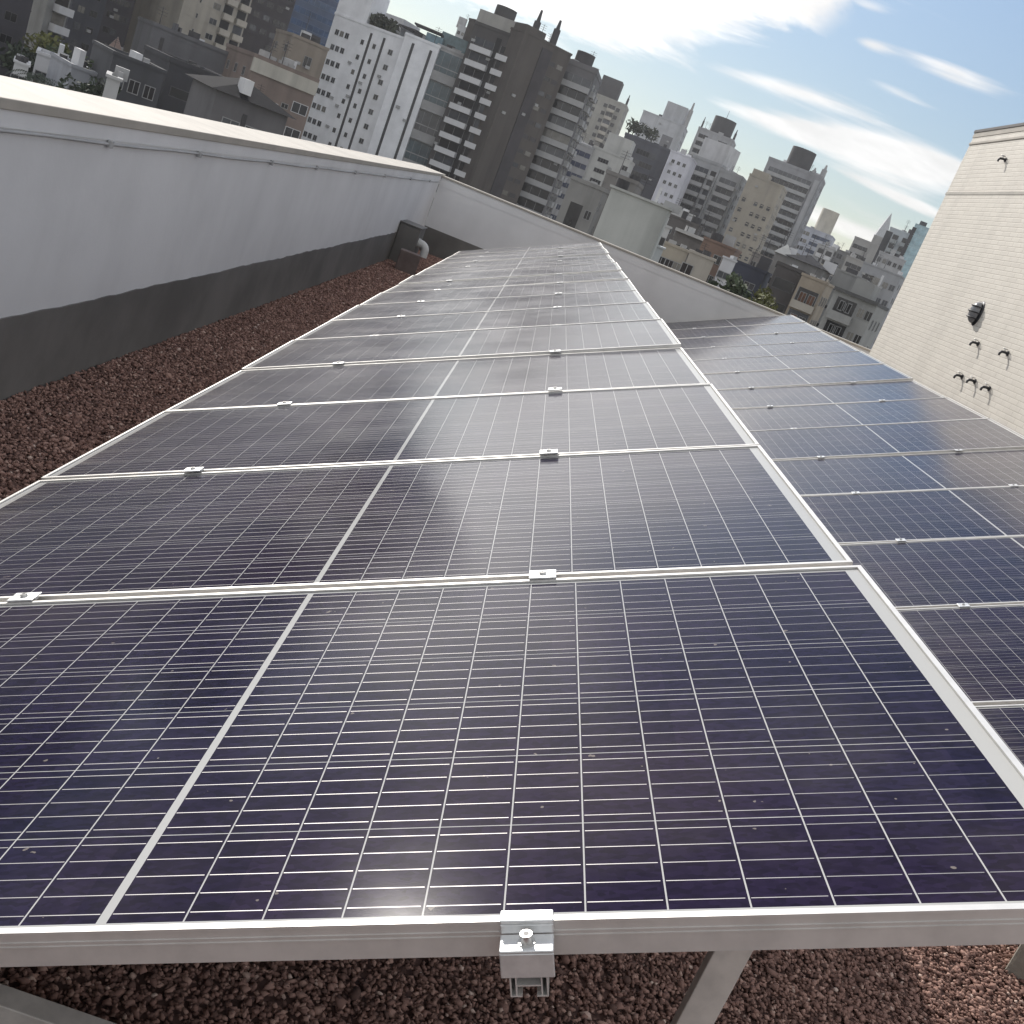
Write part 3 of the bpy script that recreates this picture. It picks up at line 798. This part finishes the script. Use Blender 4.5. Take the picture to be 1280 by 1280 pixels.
M_wb = mat('balcony_white', (0.62, 0.62, 0.63), 0.8, 0, 0.06, 0.5)
M_gb = mat('balcony_grey', (0.36, 0.36, 0.36), 0.8, 0, 0.1, 0.5)
M_lb = mat('balcony_beige', (0.42, 0.39, 0.34), 0.8, 0, 0.1, 0.5)
M_blue = glassm((0.045, 0.085, 0.17))
ALL = []
def B(*a, **k):
    q = Bld(*a, **k); ALL.append(q); return q
T_ = 'apartment_tower'

# --- left group, tall and mostly dark
b = B(T_, 'dark tower filling the top left corner with pale slots low down', (-90, 40), (42, 0), 175, 178, 18, (0.055, 0.052, 0.062), top=46)
b.wins((.2, .4, .6, .8), 1.6, 1.2, 3.0, glass=G3, frame=M_framed)
b = B(T_, 'pale narrow tower with stepped white balconies at the far left', (52, 34), (84, 20), 205, 208, 14, (0.30, 0.30, 0.29), top=44)
b.balcs((.62,), b.w * .7, 3.0, par=M_wb, depth=1.6)
b = B(T_, 'dark slate tower right of the pale narrow balcony tower', (84, 30), (126, 30), 232, 236, 16, (0.060, 0.062, 0.075), top=56)
b.wins((.3, .7), 1.5, 1.2, 3.0, glass=G3, frame=M_framed)
b = B(T_, 'dark plum tower left of the white railed balcony tower', (124, 30), (162, 30), 255, 257, 16, (0.068, 0.063, 0.072), top=60)
b.wins((.25, .5, .75), 1.3, 1.2, 3.0, glass=G3, frame=M_framed, skip=.2)
b = B(T_, 'slim tower with many white balcony rails at the left', (160, 40), (181, 40), 330, 332, 14, (0.14, 0.14, 0.15), top=72)
b.balcs((.3, .78), b.w * .42, 3.0, par=M_wb)
b = B(T_, 'grey tower with white vertical strips of small windows', (184, 30), (228, 30), 338, 342, 16, (0.24, 0.24, 0.25), top=74)
for x in (.3, .82): b.slot(x, b.w * .17, M_wb, name='white_strip', d=.3)
b.wins((.1, .55,), 1.6, 1.4, 3.0); b.n = 0; 
for z in b.floors(3.0, .6):
    for x in (.27, .33, .80, .85):
        o = b.put(win_mesh(.7, .8, G3, M_framed, 0), x * b.w, z + 1.0)
        if o: o.location.y = -0.302
b = B(T_, 'large beige tower with dark windows and small balconies on its right half', (226, 15), (311, 15), 250, 258, 18, (0.40, 0.37, 0.32), top=58)
b.wins((.50,), 1.7, 1.3, 3.05); b.wins((.24,), .45, 1.0, 3.05, glass=G3, mull=0)
b.balcs((.68, .9), 2.5, 3.05, par=M_lb, depth=1.0)
b = B(T_, 'dark tower between the beige tower and the blue glass tower', (306, 30), (364, 20), 280, 283, 20, (0.055, 0.05, 0.056), top=66)
b.wins((.2, .45, .7, .88), 1.6, 1.2, 3.0, glass=G3, frame=M_framed, skip=.15)
b = B('office_tower', 'blue glass office tower behind the tall white tower', (364, 15), (440, 10), 330, 334, 22, (0.07, 0.10, 0.17), top=80)
b.strips(.03, .97, 1.7, 3.2, glass=M_blue, frame=mat('blue_frame', (.13, .17, .26), .5))
b = B('office_building', 'brown brick block with pale roof band below the blue glass tower', (318, 74), (397, 104), 158, 165, 14, (0.20, 0.155, 0.135))
b.block(-.01, 1.01, -.02, .02, -1.7, wallm((.44, .42, .37)), 'roof_band')
b.wins((.12, .24, .62), 1.0, .7, 3.4, 2.2, glass=G3); b.wins((.85,), 2.2, 1.4, 3.4, 2.2, frame=M_wb)
for x in (.3, .45, .6, .75): b.tank(x, .4, .5, 1.0, M_gb)
b = B('apartment_block', 'plain tan block with one dark window behind the brown brick block', (363, 57), (410, 64), 205, 207, 10, (0.27, 0.23, 0.19))
b.wins((.55,), 1.4, 1.8, 3.6, 1.2, glass=G3)
b = B('warehouse', 'large blank grey block at the left below the beige tower', (192, 32), (288, 76), 168, 170, 14, (0.125, 0.125, 0.135))
b.slot(.14, .5, M_dk, name='joint_strip'); b.block(.3, .33, .2, .4, 1.4, name='chimney'); b.block(.36, .38, .2, .4, 1.1, name='chimney')
b = B('warehouse', 'very dark blank building in front of the large grey block', (212, 80), (292, 108), 122, 124, 12, (0.045, 0.045, 0.052))
b.strips(.1, .5, 1.0, 3.2, .8, glass=G3, frame=M_framed)
b = B('house', 'dark roofed house with small white gable window near the parapet', (272, 112), (360, 146), 92, 94, 9, (0.13, 0.125, 0.13), coping=0)
b.hip(1.3, mat('dark_roof', (.03, .03, .033), .95, spec=0.05), .6); b.wins((.28, .6), 1.4, 1.5, 3.2, .9, glass=G3)
b.slot(.44, .35, M_dk, name='downpipe'); MB().box(.30*b.w, .42*b.w, -.4, 1.5, b.H+.4, b.H+1.5).obj('dormer', M_wb, b.t)
b = B('house', 'dark grey house with small skylights left of the blank dark building', (140, 76), (206, 92), 112, 113, 10, (0.060, 0.062, 0.070), coping=.3)
b.block(.5, .62, .2, .5, .8, M_wb, 'skylight'); b.wins((.2, .5, .8), 1.0, 1.2, 3, .6, glass=G3)
b = B('house', 'white flat roofed house with notched front at the far left', (46, 68), (82, 80), 128, 128, 8, (0.55, 0.55, 0.56), coping=.3)
b.wins((.3, .7), 1.3, 1.1, 2.9, .6); b.block(.66, .84, .1, .5, 1.6)
b = B('house', 'pale blue grey house with chimney right of the notched white house', (90, 84), (124, 96), 116, 117, 8, (0.33, 0.34, 0.37), coping=.3)
b.wins((.25, .68), 1.1, 1.1, 2.9, .6); b.block(.25, .45, .1, .4, 1.7, M_wb, 'chimney')
b = B('house', 'small white wall house close to the left parapet', (134, 96), (150, 105), 86, 86, 5, (0.42, 0.42, 0.42), coping=.2)
b.wins((.6,), .9, 1.0, 2.8, .5)
b = B('house', 'low house with pinkish tiled roof among trees at the left', (130, 68), (152, 76), 190, 190, 8, (0.40, 0.35, 0.32), coping=0)
b.hip(3.0, mat('pink_roof', (.28, .20, .17), .85), .4)
b.wins((.3, .7), 1.1, 1.1, 2.9, .4)
b = B('house', 'white corner house behind the palm at the far left', (18, 78), (36, 84), 118, 118, 6, (0.60, 0.60, 0.60), coping=.2)
b.wins((.5,), 1.4, 1.4, 2.9, .4)

# --- the tall white tower
b = B(T_, 'tall white tower with rows of small paired windows and dark vertical slots', (417.5, 22), (506, 50), 256, 246, 20, (0.86, 0.87, 0.90), coping=.5, streak=.06)
b.block(0, .44, .0, .3, 6.8); b.block(.47, .74, .25, .6, 4.2, M_wb, 'penthouse')
MB().box(.75*b.w, 1.0*b.w, .15*b.dep, .5*b.dep, b.H+2.6, b.H+2.9).obj('pergola', M_dk, b.t)
gr = mat('planter_green', (.04, .05, .03), .8)
pr = np.random.default_rng(3)
MBp = MB()
for i in range(260):
    x, y, z = pr.uniform(.47, .78) * b.w, pr.uniform(.02, .15) * b.dep, b.H + .3 + pr.uniform(0, 2.4)
    a = pr.normal(0, .5, (4, 3)); MBp.add([(x + q[0], y + q[1], max(b.H+.05, z + q[2])) for q in a], [(0, 1, 2), (0, 2, 3)])
MBp.obj('terrace_plants', gr, b.t)
b.wins((.10, .17, .245), .95, 1.15, 3.1, 1.6, frame=M_gb); b.wins((.47, .64), .75, 1.0, 3.1, 1.6, glass=G3)
b.wins((.87,), 1.1, 1.1, 3.1, 1.6, frame=M_gb)
b.slot(.555, .55, M_dk); b.slot(.74, .55, M_dk)
b = B(T_, 'white slab with two full height dark slots joined to the white tower', (507, 43), (549, 62), 243, 242, 7, (0.84, 0.85, 0.88), coping=.5, streak=.06)
b.slot(.28, .55, M_dk); b.slot(.80, .55, M_dk); b.block(.5, .98, .3, .9, 2.2, glassm((.12, .2, .24)), 'glass_penthouse')
MB().box(.1*b.w, .9*b.w, .25*b.dep, .95*b.dep, b.H+2.7, b.H+3.0).obj('pergola', M_dk, b.t)
b = B(T_, 'grey tower with big recessed glass balconies right of the white slab', (547, 57), (586, 76), 243.5, 243.5, 16, (0.42, 0.42, 0.42), coping=.5)
b.balcs((.5,), b.w * .96, 6.1, .2, par=M_gb, glass=glassm((.07, .11, .13)), depth=1.0, ph=1.7)
b.block(0, 1, .3, 1, 3.4, glassm((.10, .17, .19)), 'glass_penthouse')
b = B(T_, 'distant white tower with dark windows peeking between white and dark towers', (573, 32), (592, 40), 420, 420, 14, (0.46, 0.47, 0.48))
b.wins((.15, .4, .65, .88), 1.0, 1.2, 3.0, glass=G3); b.tank(.15, .5, 1.6, 3.6, M_gb)

# --- the dark tower
b = B(T_, 'tall dark brown tower with pale balcony parapets on its left half', (592, 34), (654, 52), 240, 236, 22, (0.070, 0.066, 0.066), coping=.6)
b.block(.0, 1.0, 0.01, .4, 3.0, wallm((.36, .35, .33)), 'penthouse'); b.tank(.30, .25, 2.2, 5.4, M_dk)
b.balcs((.30,), 4.7, 2.95, 1.8, par=M_wb, depth=1.1, ph=.95); b.balcs((.76,), 3.0, 2.95, 1.8, par=M_wb, depth=1.1, ph=.95)
b.slot(.555, 1.1, G3); b.mast(.92, .3, 7.5, .8)
b = B(T_, 'windowless dark brown shaft of the dark tower, right of the pale balconies', (655, 44), (714, 70), 233, 240, 22, (0.092, 0.081, 0.074), coping=.4, streak=.35)
b.block(.02, .42, .02, .4, 1.6); b.mast(.93, .3, 6.0, .8)
b.slot(.52, b.w * .22, mat('dark_brown_inset', (.055, .05, .055), .85, 0, .2, .3), name='dark_inset', d=.2)
b.wins((.70, .86), 1.6, 1.0, 2.95, 1.5, glass=mat('dull_glass', (.05, .047, .05), .5), frame=mat('brown_frame', (.09, .08, .075), .7), mull=0)
b = B(T_, 'narrow tower of stacked pale bands joined right of the windowless shaft', (708, 80), (744, 95), 243, 246, 18, (0.15, 0.145, 0.15), coping=1.0)
b.balcs((.5,), b.w * .98, 2.95, 1.2, par=M_gb, depth=1.0, ph=1.0); b.tank(.4, .3, 2.0, 3.6, M_dk)
b.balcs((.3, .7), 4.5, 2.95, 1.2, par=M_gb, face='r', depth=.8)
b = B(T_, 'far grey tower with dark roof box right of the banded tower', (730, 118), (782, 135), 480, 484, 18, (0.33, 0.32, 0.29), coping=.8)
b.wins((.12, .3, .55, .85), 1.6, 1.5, 3.05, 1, glass=G3, frame=M_framed); b.balcs((.70,), 3.2, 3.05, 1, par=M_lb)
b.block(.25, .72, .1, .6, 8.5, M_dk); b.mast(.97, .2, 5, .5)
# --- mid blocks behind the far parapet
b = B('apartment_block', 'low block with bluish window bands left of the white stepped block', (712, 176), (742, 188), 300, 303, 14, (0.36, 0.36, 0.37))
b.strips(.05, .97, 1.4, 2.9, .7, glass=glassm((.06, .07, .11))); b.block(.2, .9, .0, .3, .7, M_wb, 'white_canopy')
b = B('apartment_block', 'white stepped block with grouped dark windows behind the far parapet', (742, 184), (787, 204), 300, 306, 14, (0.50, 0.50, 0.48))
b.wins((.28, .42), 1.5, 1.1, 2.7, 1.0, glass=G3); b.wins((.62, .74, .86), 1.0, 1.0, 2.7, 3.4, glass=G3); b.block(.22, .88, .1, .7, 5.0); b.wins((.93,), 1.5, 1.4, 2.7, 1, glass=G3)
b = B('apartment_block', 'grey building with dark recessed bay just above the far parapet', (713, 226), (754, 240), 150, 152, 10, (0.25, 0.245, 0.235))
b.slot(.42, b.w * .38, G3, z1=b.H - 2.6, name='recessed_bay', d=.05); b.wins((.82,), .9, 1.2, 3, 2, glass=G3)
b = B('apartment_block', 'taupe block partly hidden by the blank pale gable', (757, 218), (796, 232), 160, 162, 10, (0.20, 0.19, 0.18))
b.wins((.2, .75), 1.0, 1.2, 3, 1.5, glass=G3)
b = B('apartment_block', 'blank pale grey gable with water stains standing close behind the far parapet', (764, 236.5), (836, 263), 60, 60.5, 2.2, (0.44, 0.45, 0.43), coping=.12, streak=.3)
b.block(.72, .76, .1, .3, .9, M_wb, 'vent'); 
b = B('house', 'small white house with dark windows right of the blank gable', (812, 276), (838, 286), 104, 104, 7, (0.48, 0.48, 0.48), coping=.2)
b.wins((.3, .75), 1.0, .9, 2.2, .5, glass=G3)
b = B('shed', 'plain grey box building below the small white house', (803, 301), (829, 313), 72, 72, 5, (0.34, 0.36, 0.37), coping=.1)
b.wins((.2,), .8, .8, 2.4, .6, glass=G3)
b = B(T_, 'dark blue tower topped with roof terrace trees', (779, 174), (836, 192), 332, 336, 20, (0.075, 0.078, 0.095), coping=.8)
b.wins((.42, .56, .7), 2.0, 1.6, 3.0, 1.5, glass=G3, frame=M_framed); b.balcs((.14,), 3.6, 3.0, 1.5, par=M_gb)
MBp = MB(); pr = np.random.default_rng(5)
for k in range(5):
    cx = (.02 + k * .13) * b.w + pr.uniform(-.6, .6); rr = pr.uniform(1.2, 2.0)
    for i in range(130):
        q = pr.normal(0, 1, 3); q = q / np.linalg.norm(q) * rr * pr.uniform(.5, 1) ; a = pr.normal(0, .35, (3, 3))
        MBp.add([(cx + q[0] + s_[0], 1.5 + q[1] + s_[1], b.H + 3.0 + q[2] + s_[2]) for s_ in a], [(0, 1, 2)])
    MBp.cyl((cx, 1.5, b.H), (cx, 1.5, b.H + 2.4), .15, n=6)
MBp.obj('terrace_plants', gr, b.t)
b = B(T_, 'pale grey stepped tower behind the tower with terrace trees', (803, 142), (856, 160), 430, 432, 18, (0.47, 0.48, 0.50), coping=.4)
b.block(.42, .9, .1, .6, 6.5); b.mast(.98, .1, 9, .9, M_gb); b.slot(.72, b.w * .25, mat('grey_inset', (.19, .19, .20), .8), z1=b.H - 5, name='grey_inset')
b = B(T_, 'slim white tower with columns of tiny windows', (838, 190), (866, 200), 322, 324, 16, (0.60, 0.60, 0.66), coping=.3)
b.wins((.25, .5, .75), .9, 1.0, 2.95, .8, glass=G3, frame=M_gb)
b = B(T_, 'grey balcony building with bowed front and white cube on its roof', (866, 196), (900, 212), 350, 346, 18, (0.36, 0.365, 0.375), coping=.8)
b.balcs((.36,), b.w * .66, 2.9, 1.5, par=M_gb, glass=glassm((.05, .05, .055)), depth=1.5); b.balcs((.85,), b.w * .22, 2.9, 1.5, par=M_gb)
b.block(.05, .95, .1, .6, 6.6, wallm((.52, .52, .53)), 'roof_cube')
b = B(T_, 'grey wing with pale balconies right of the bowed front building', (900, 214), (926, 226), 346, 354, 18, (0.33, 0.335, 0.34), coping=.8)
b.balcs((.5,), b.w * .8, 2.9, 1.2, par=M_gb, glass=glassm((.05, .05, .055)))
b.wins((.3, .7), 1.4, 1.4, 2.9, 1.2, face='r')
b = B(T_, 'distant grey tower with round dark water tank behind the white cube', (872, 163), (916, 178), 470, 472, 18, (0.33, 0.33, 0.34), coping=.8)
b.balcs((.2, .75), b.w * .28, 3.0, 1.2, par=M_gb); b.tank(.55, .4, 4.6, 7.5, M_dk); b.mast(.05, .1, 5, .4); b.mast(.97, .2, 5, .5); b.mast(.55, .4, 11, .2)
b = B(T_, 'dark narrow tower between the bowed front building and the tan tower', (921, 224), (940, 236), 372, 374, 18, (0.085, 0.085, 0.095), coping=.4)
b.wins((.3, .7), 1.2, 1.2, 3, 1, glass=G1, frame=M_gb)
b = B(T_, 'tan tower with small dark square windows', (936, 221), (978, 236), 330, 334, 18, (0.36, 0.325, 0.27), coping=.5)
b.wins((.12, .48, .66, .86), 1.0, 1.1, 2.95, 5.2, glass=G3, frame=M_framed, mull=0); b.block(.02, .5, .1, .6, 2.2)
b = B(T_, 'tall grey tower with long rounded balconies and dark roof tank', (958, 205), (1027, 226), 402, 406, 20, (0.30, 0.30, 0.315), coping=.9)
b.balcs((.46,), b.w * .80, 2.95, 1.6, par=M_gb, glass=G3, depth=1.6); b.tank(.48, .4, 4.3, 7.5, M_dk); b.mast(.96, .2, 5.0, 1.0, M_gb); b.mast(.8, .2, 3, .8, M_gb)
b.slot(.93, 1.6, wallm((.42, .42, .43)), name='pale_pier', d=.5); b.wins((.2, .6), 1.5, 1.4, 2.95, 1.6, face='r', glass=G3)
b = B('office_building', 'bluish white office block with ribbon windows and drum on its roof', (998, 284), (1040, 297), 470, 474, 18, (0.46, 0.48, 0.54), coping=.4)
b.strips(.45, .97, 1.5, 3.0, .9, glass=glassm((.06, .08, .13))); b.wins((.08, .2, .32), 1.5, 1.5, 3.0, .9, glass=G3)
b.tank(.62, .4, 3.6, 9.5, wallm((.50, .47, .40)), name='roof_drum')
# --- right cluster
b = B('apartment_block', 'dark grid fronted block left of the spire building', (1038, 313), (1064, 319), 400, 402, 16, (0.20, 0.195, 0.19), coping=.3)
b.wins((.2, .5, .8), 1.8, 1.7, 3.0, .6, glass=G3)
b = B('apartment_building', 'pale stepped building with small spire at the right of the skyline', (1066, 302), (1101, 310), 430, 432, 16, (0.38, 0.37, 0.355), coping=.6)
b.strips(.05, .6, 1.5, 3.1, 1.2, glass=G3); b.block(.58, .95, .1, .6, 3.5)
MB().cyl((.78 * b.w, .3 * b.dep, b.H + 3.5), (.78 * b.w, .3 * b.dep, b.H + 12.5), 2.6, .12, 8, smooth=False).obj('spire', mat('spire', (.45, .46, .47), .5), b.t)
b = B('apartment_building', 'white balcony block with dark side left of the pale blue glass block', (1110, 291), (1140, 298), 390, 398, 16, (0.46, 0.47, 0.49), coping=.5)
b.balcs((.36, .78), b.w * .28, 3.0, 1.0, par=M_gb); b.tank(.85, .4, 1.8, 2.2, M_dk); b.slot(.05, 2.2, M_dk)
b = B('office_building', 'pale blue glass block beside the cream stair tower', (1141, 288), (1166, 288), 372, 372, 16, (0.40, 0.55, 0.60), coping=.2)
b.strips(.1, .98, 2.6, 3.2, .6, glass=glassm((.34, .50, .56)), frame=mat('pale_frame', (.5, .6, .62), .5)); b.slot(.04, 1.2, M_dk)
b = B('apartment_building', 'wide light grey building with square dark openings left of the stair tower', (1078, 332), (1126, 348), 250, 256, 14, (0.34, 0.345, 0.36), coping=.3)
b.wins((.25, .42), 2.4, 1.6, 3.4, .9, glass=glassm((.09, .09, .095)), frame=M_gb); b.wins((.72, .9), 1.2, 1.3, 3.4, .9, glass=G3); b.slot(.58, .5, M_wb, name='pale_pier')
b = B('apartment_building', 'plain grey building behind the grey balcony house', (1042, 345), (1082, 352), 205, 208, 12, (0.26, 0.26, 0.255), coping=.3)
b.wins((.25, .6), 1.6, .7, 3.4, .9, glass=G3)
b = B('apartment_building', 'grey balcony house with square windows and dark flat roof beside the stair tower', (1042, 366), (1096, 383), 128, 132, 12, (0.31, 0.31, 0.30), coping=0)
b.block(-.02, 1.02, -.04, 1, .35, mat('old_roof', (.09, .09, .09), .85), 'roof'); b.block(.3, .75, .1, .6, 2.0); b.wins((.30, .42, .74, .92), .8, 1.1, 2.7, .1, glass=G3); b.balcs((.36,), 2.6, 2.7, .2, depth=.9, ph=.8)
b.block(.66, .9, -.08, -.001, .7, M_wb, 'awning', z0=b.H - 6.4)
b = B('apartment_building', 'small building with beige and orange trimmed windows right of centre', (1002, 345), (1033, 356), 142, 144, 9, (0.33, 0.28, 0.22), coping=.3)
b.wins((.35, .7), .9, 1.3, 2.8, 1.2, glass=mat('orange_blind', (.22, .10, .05), .7)); b.balcs((.5,), b.w * .9, 2.8, 1.0, par=M_lb, depth=.7, ph=.8)
b = B('apartment_building', 'dark brown building with recessed bays left of the orange trimmed one', (972, 330), (1003, 346), 146, 148, 10, (0.075, 0.068, 0.066), coping=.4)
b.strips(.1, .9, 1.4, 2.9, .8, glass=G3, frame=M_framed)
b = B('house', 'grey hall with dark low roof in front of the office block with drum', (984, 322), (1030, 338), 196, 198, 13, (0.20, 0.195, 0.19), coping=0)
b.hip(1.5, mat('slate_roof', (.055, .055, .06), .9, spec=0.1), .6); b.wins((.2, .5, .8), 1.2, 1.2, 3, .4, glass=G3)
b = B('house', 'house with pale sloping roof left of the dark roofed hall', (970, 316), (988, 322), 205, 205, 9, (0.26, 0.25, 0.24), coping=0)
b.hip(2.0, M_tileb, .4); b.wins((.5,), 1.2, 1.2, 3, .4, glass=G3)
b = B('house', 'navy blue painted low building behind the trees at the far parapet', (916, 327), (957, 342), 152, 153, 9, (0.045, 0.05, 0.075), coping=.3)
b.wins((.3, .7), 1.5, .9, 3, .6, glass=G3)
b = B('house', 'small white box house left of the navy blue building', (904, 322), (920, 328), 128, 128, 6, (0.52, 0.52, 0.54), coping=.2)
b.wins((.5,), 1.4, .8, 2.6, .5, glass=G3)
b = B('house', 'tan plastered house with dark window just above the far parapet', (862, 316), (893, 327), 92, 92, 7, (0.36, 0.33, 0.29), coping=.2)
b.wins((.12,), 1.0, 1.3, 2.6, .5, glass=G3)
b = B('house', 'brown red brick building behind the tan plastered house', (880, 298), (919, 314), 158, 160, 9, (0.22, 0.145, 0.11), coping=.3)
b.wins((.25, .6), 1.2, 1.2, 2.8, .7, glass=G3)
b = B('house', 'low building with long pale roof strip under the grey balcony building', (845, 288), (882, 304), 172, 174, 9, (0.19, 0.18, 0.17), coping=0)
b.block(-.02, 1.02, -.08, .9, .45, M_tileb, 'roof'); b.wins((.2, .5, .8), 1.2, 1.1, 3, .7, glass=G3)
b = B('house', 'dark brown flat building between the slim white tower and the brick one', (834, 268), (874, 284), 190, 192, 9, (0.12, 0.11, 0.105), coping=.3)
b.wins((.2, .5, .8), 1.2, 1.1, 3, .7, glass=G3)

b = B('apartment_block', 'white low block with wide windows below the slim white tower', (838, 259), (868, 272), 232, 232, 9, (0.50, 0.50, 0.49), coping=.3)
b.strips(.08, .55, 1.4, 2.9, .6, glass=G3); b.wins((.7, .88), 1.0, 1.2, 2.9, .6)
b = B('apartment_block', 'beige flat roofed block between the grey box and the tan house', (828, 303), (860, 317), 118, 118, 6, (0.36, 0.32, 0.26), coping=.25)
b.wins((.2, .5, .8), .9, 1.0, 2.7, .5, glass=G3)
b = B('apartment_block', 'grey brown mid rise block below the tan tower', (940, 318), (984, 333), 222, 222, 9, (0.23, 0.21, 0.195), coping=.3)
b.wins((.12, .3, .5, .7, .88), 1.1, 1.2, 2.9, .6, glass=G3)
b = B('apartment_block', 'pale beige mid rise behind the orange trimmed building', (1010, 327), (1044, 338), 268, 268, 10, (0.42, 0.39, 0.34), coping=.3)
b.balcs((.3, .75), 2.4, 2.9, .6, par=M_lb); b.wins((.05, .52, .96), .9, 1.2, 2.9, .6, glass=G3)
b = B('apartment_block', 'white mid rise with balconies between the office block and the grid fronted block', (1022, 306), (1044, 313), 360, 360, 12, (0.46, 0.46, 0.46), coping=.3)
b.balcs((.3, .75), 2.2, 2.9, .6, par=M_wb)
b = B('apartment_block', 'pale block under the spire building', (1058, 322), (1084, 330), 330, 330, 10, (0.40, 0.39, 0.37), coping=.3)
b.strips(.06, .94, 1.3, 2.9, .6, glass=G3)
b = B('apartment_block', 'light block with many small windows under the white balcony block', (1098, 318), (1132, 327), 318, 318, 10, (0.42, 0.42, 0.43), coping=.3)
b.wins((.1, .3, .5, .7, .9), 1.0, 1.2, 2.9, .5, glass=G3)
for k, q in enumerate(ALL):
    nm = q.t.name
    tall = nm.startswith('apartment_tower'); lab = q.t['label']
    if 'blank' in lab or 'windowless' in lab: extras(q, bands=False, sides=False, seed=k); continue
    extras(q, bands=tall and 'white' not in lab[:14], sides=('white' not in lab[:14]) and nm.split('.')[0] not in ('house', 'shed', 'warehouse'), clutter=nm.split('.')[0] not in ('shed',), seed=k)

# ---- trees
def tree(label, px, D, h, crown, leaf, n, seed, cat='tree', name='leafy_tree', grp=None):
    r = np.random.default_rng(seed)
    p, ztop = azd(px[0], px[1], D)
    base = ztop - h
    t = thing(name, label, cat, (p[0], p[1], base), group=grp)
    b = MB(); b.tube([(0, 0, min(0, STREET - base)), (.1, 0, h * .3), (.05, .1, h * .62)], [.28, .22, .12], 8)
    for k in range(5):
        a = r.uniform(0, 6.28); b.tube([(.05, .05, h * .45), (math.cos(a) * crown * .3, math.sin(a) * crown * .3, h * .62), (math.cos(a) * crown * .6, math.sin(a) * crown * .6, h * .75)], [.12, .08, .03], 6)
    b.obj('trunk', M_trunk, t)
    c = MB(); cl = [(r.normal(0, .45, 3) * np.array([crown, crown, h * .28])) + np.array([0, 0, h * .68]) for _ in range(11)]
    V = []; F = []
    for q in cl:
        rad = r.uniform(.28, .5) * crown
        for i in range(n // 11):
            d = r.normal(0, 1, 3); d = d / np.linalg.norm(d) * rad * r.uniform(.55, 1.05)
            o_ = q + d; a, e = r.normal(0, 1, (2, 3)); s_ = r.uniform(.18, .34) * crown / 2.2
            a = a / np.linalg.norm(a) * s_; e = e / np.linalg.norm(e) * s_ * .7
            k = len(V); V += [o_ - a, o_ + e, o_ + a, o_ - e]; F.append((k, k + 1, k + 2, k + 3))
    c.add(V, F, 0); c.obj('crown', leaf, t)
def palm(label, px, D, h, seed):
    r = np.random.default_rng(seed); p, ztop = azd(px[0], px[1], D); base = ztop - h
    t = thing('palm_tree', label, 'palm', (p[0], p[1], base))
    MB().tube([(0, 0, min(0, STREET - base)), (.15, 0, h * .5), (.1, .1, h * .86)], [.26, .2, .17], 9).obj('trunk', M_trunk, t)
    c = MB()
    for k in range(22):
        a = r.uniform(0, 6.28); L = r.uniform(1.8, 2.6); up = r.uniform(-.1, .9)
        pt = []
        for i in range(7):
            s_ = i / 6; pt.append(Vector((.1 + math.cos(a) * L * s_, .1 + math.sin(a) * L * s_, h * .86 + L * (up * s_ - 0.85 * s_ * s_))))
        sd = Vector((-math.sin(a), math.cos(a), 0))
        for i in range(6):
            for sg in (-1, 1):
                for j in range(2):
                    q = pt[i].lerp(pt[i + 1], j * .5); d = (pt[i + 1] - pt[i]).normalized()
                    tip = q + sd * sg * .5 * (1 - i / 9) + d * .3 - Vector((0, 0, .18))
                    c.add([q, q + d * .09, tip], [(0, 1, 2)])
    c.obj('crown', M_leafs[2], t)
palm('dark palm tree in front of the low white houses at the far left', (47, 80), 96, 7.5, 1)
tree('yellow green tree below the pale narrow tower at the far left', (64, 38), 170, 9, 3.4, M_leafs[1], 900, 2)
tree('dark green tree at the foot of the dark towers at the left', (40, 55), 165, 8, 3.6, M_leafs[2], 900, 3)
tree('green bushy tree left of the pinkish tiled roof', (108, 66), 160, 7, 3.6, M_leafs[0], 900, 4)
tree('bright green tree right of the pale blue grey house', (136, 82), 120, 6, 2.2, M_leafs[0], 800, 5)
tree('dark tree at the right of the low pale houses, close to the parapet', (122, 96), 95, 5, 1.8, M_leafs[2], 700, 6)
tree('leafy tree above the far parapet below the navy blue building', (938, 345), 98, 7, 2.4, M_leafs[0], 900, 7)
tree('lighter leafy tree above the far parapet, right of the leafy one', (962, 358), 90, 6, 2.0, M_leafs[1], 800, 8)

# ---- air between here and the far towers
hz = bpy.data.materials.new('air'); hz.use_nodes = True
h = NT(hz.node_tree); h.n.clear()
pv = h.new('ShaderNodeVolumePrincipled'); pv.inputs['Color'].default_value = (0.95, 0.96, 1.0, 1); pv.inputs['Density'].default_value = 0.00016
pv.inputs['Anisotropy'].default_value = 0.35
ho = h.new('ShaderNodeOutputMaterial'); h.l.new(pv.outputs[0], ho.inputs['Volume'])
o = MB().box(-700, 700, -700, 900, STREET - 1.0, 95).obj('haze', hz); o['kind'] = 'stuff'
o['label'] = 'thin pale haze over the city'; o['category'] = 'haze'
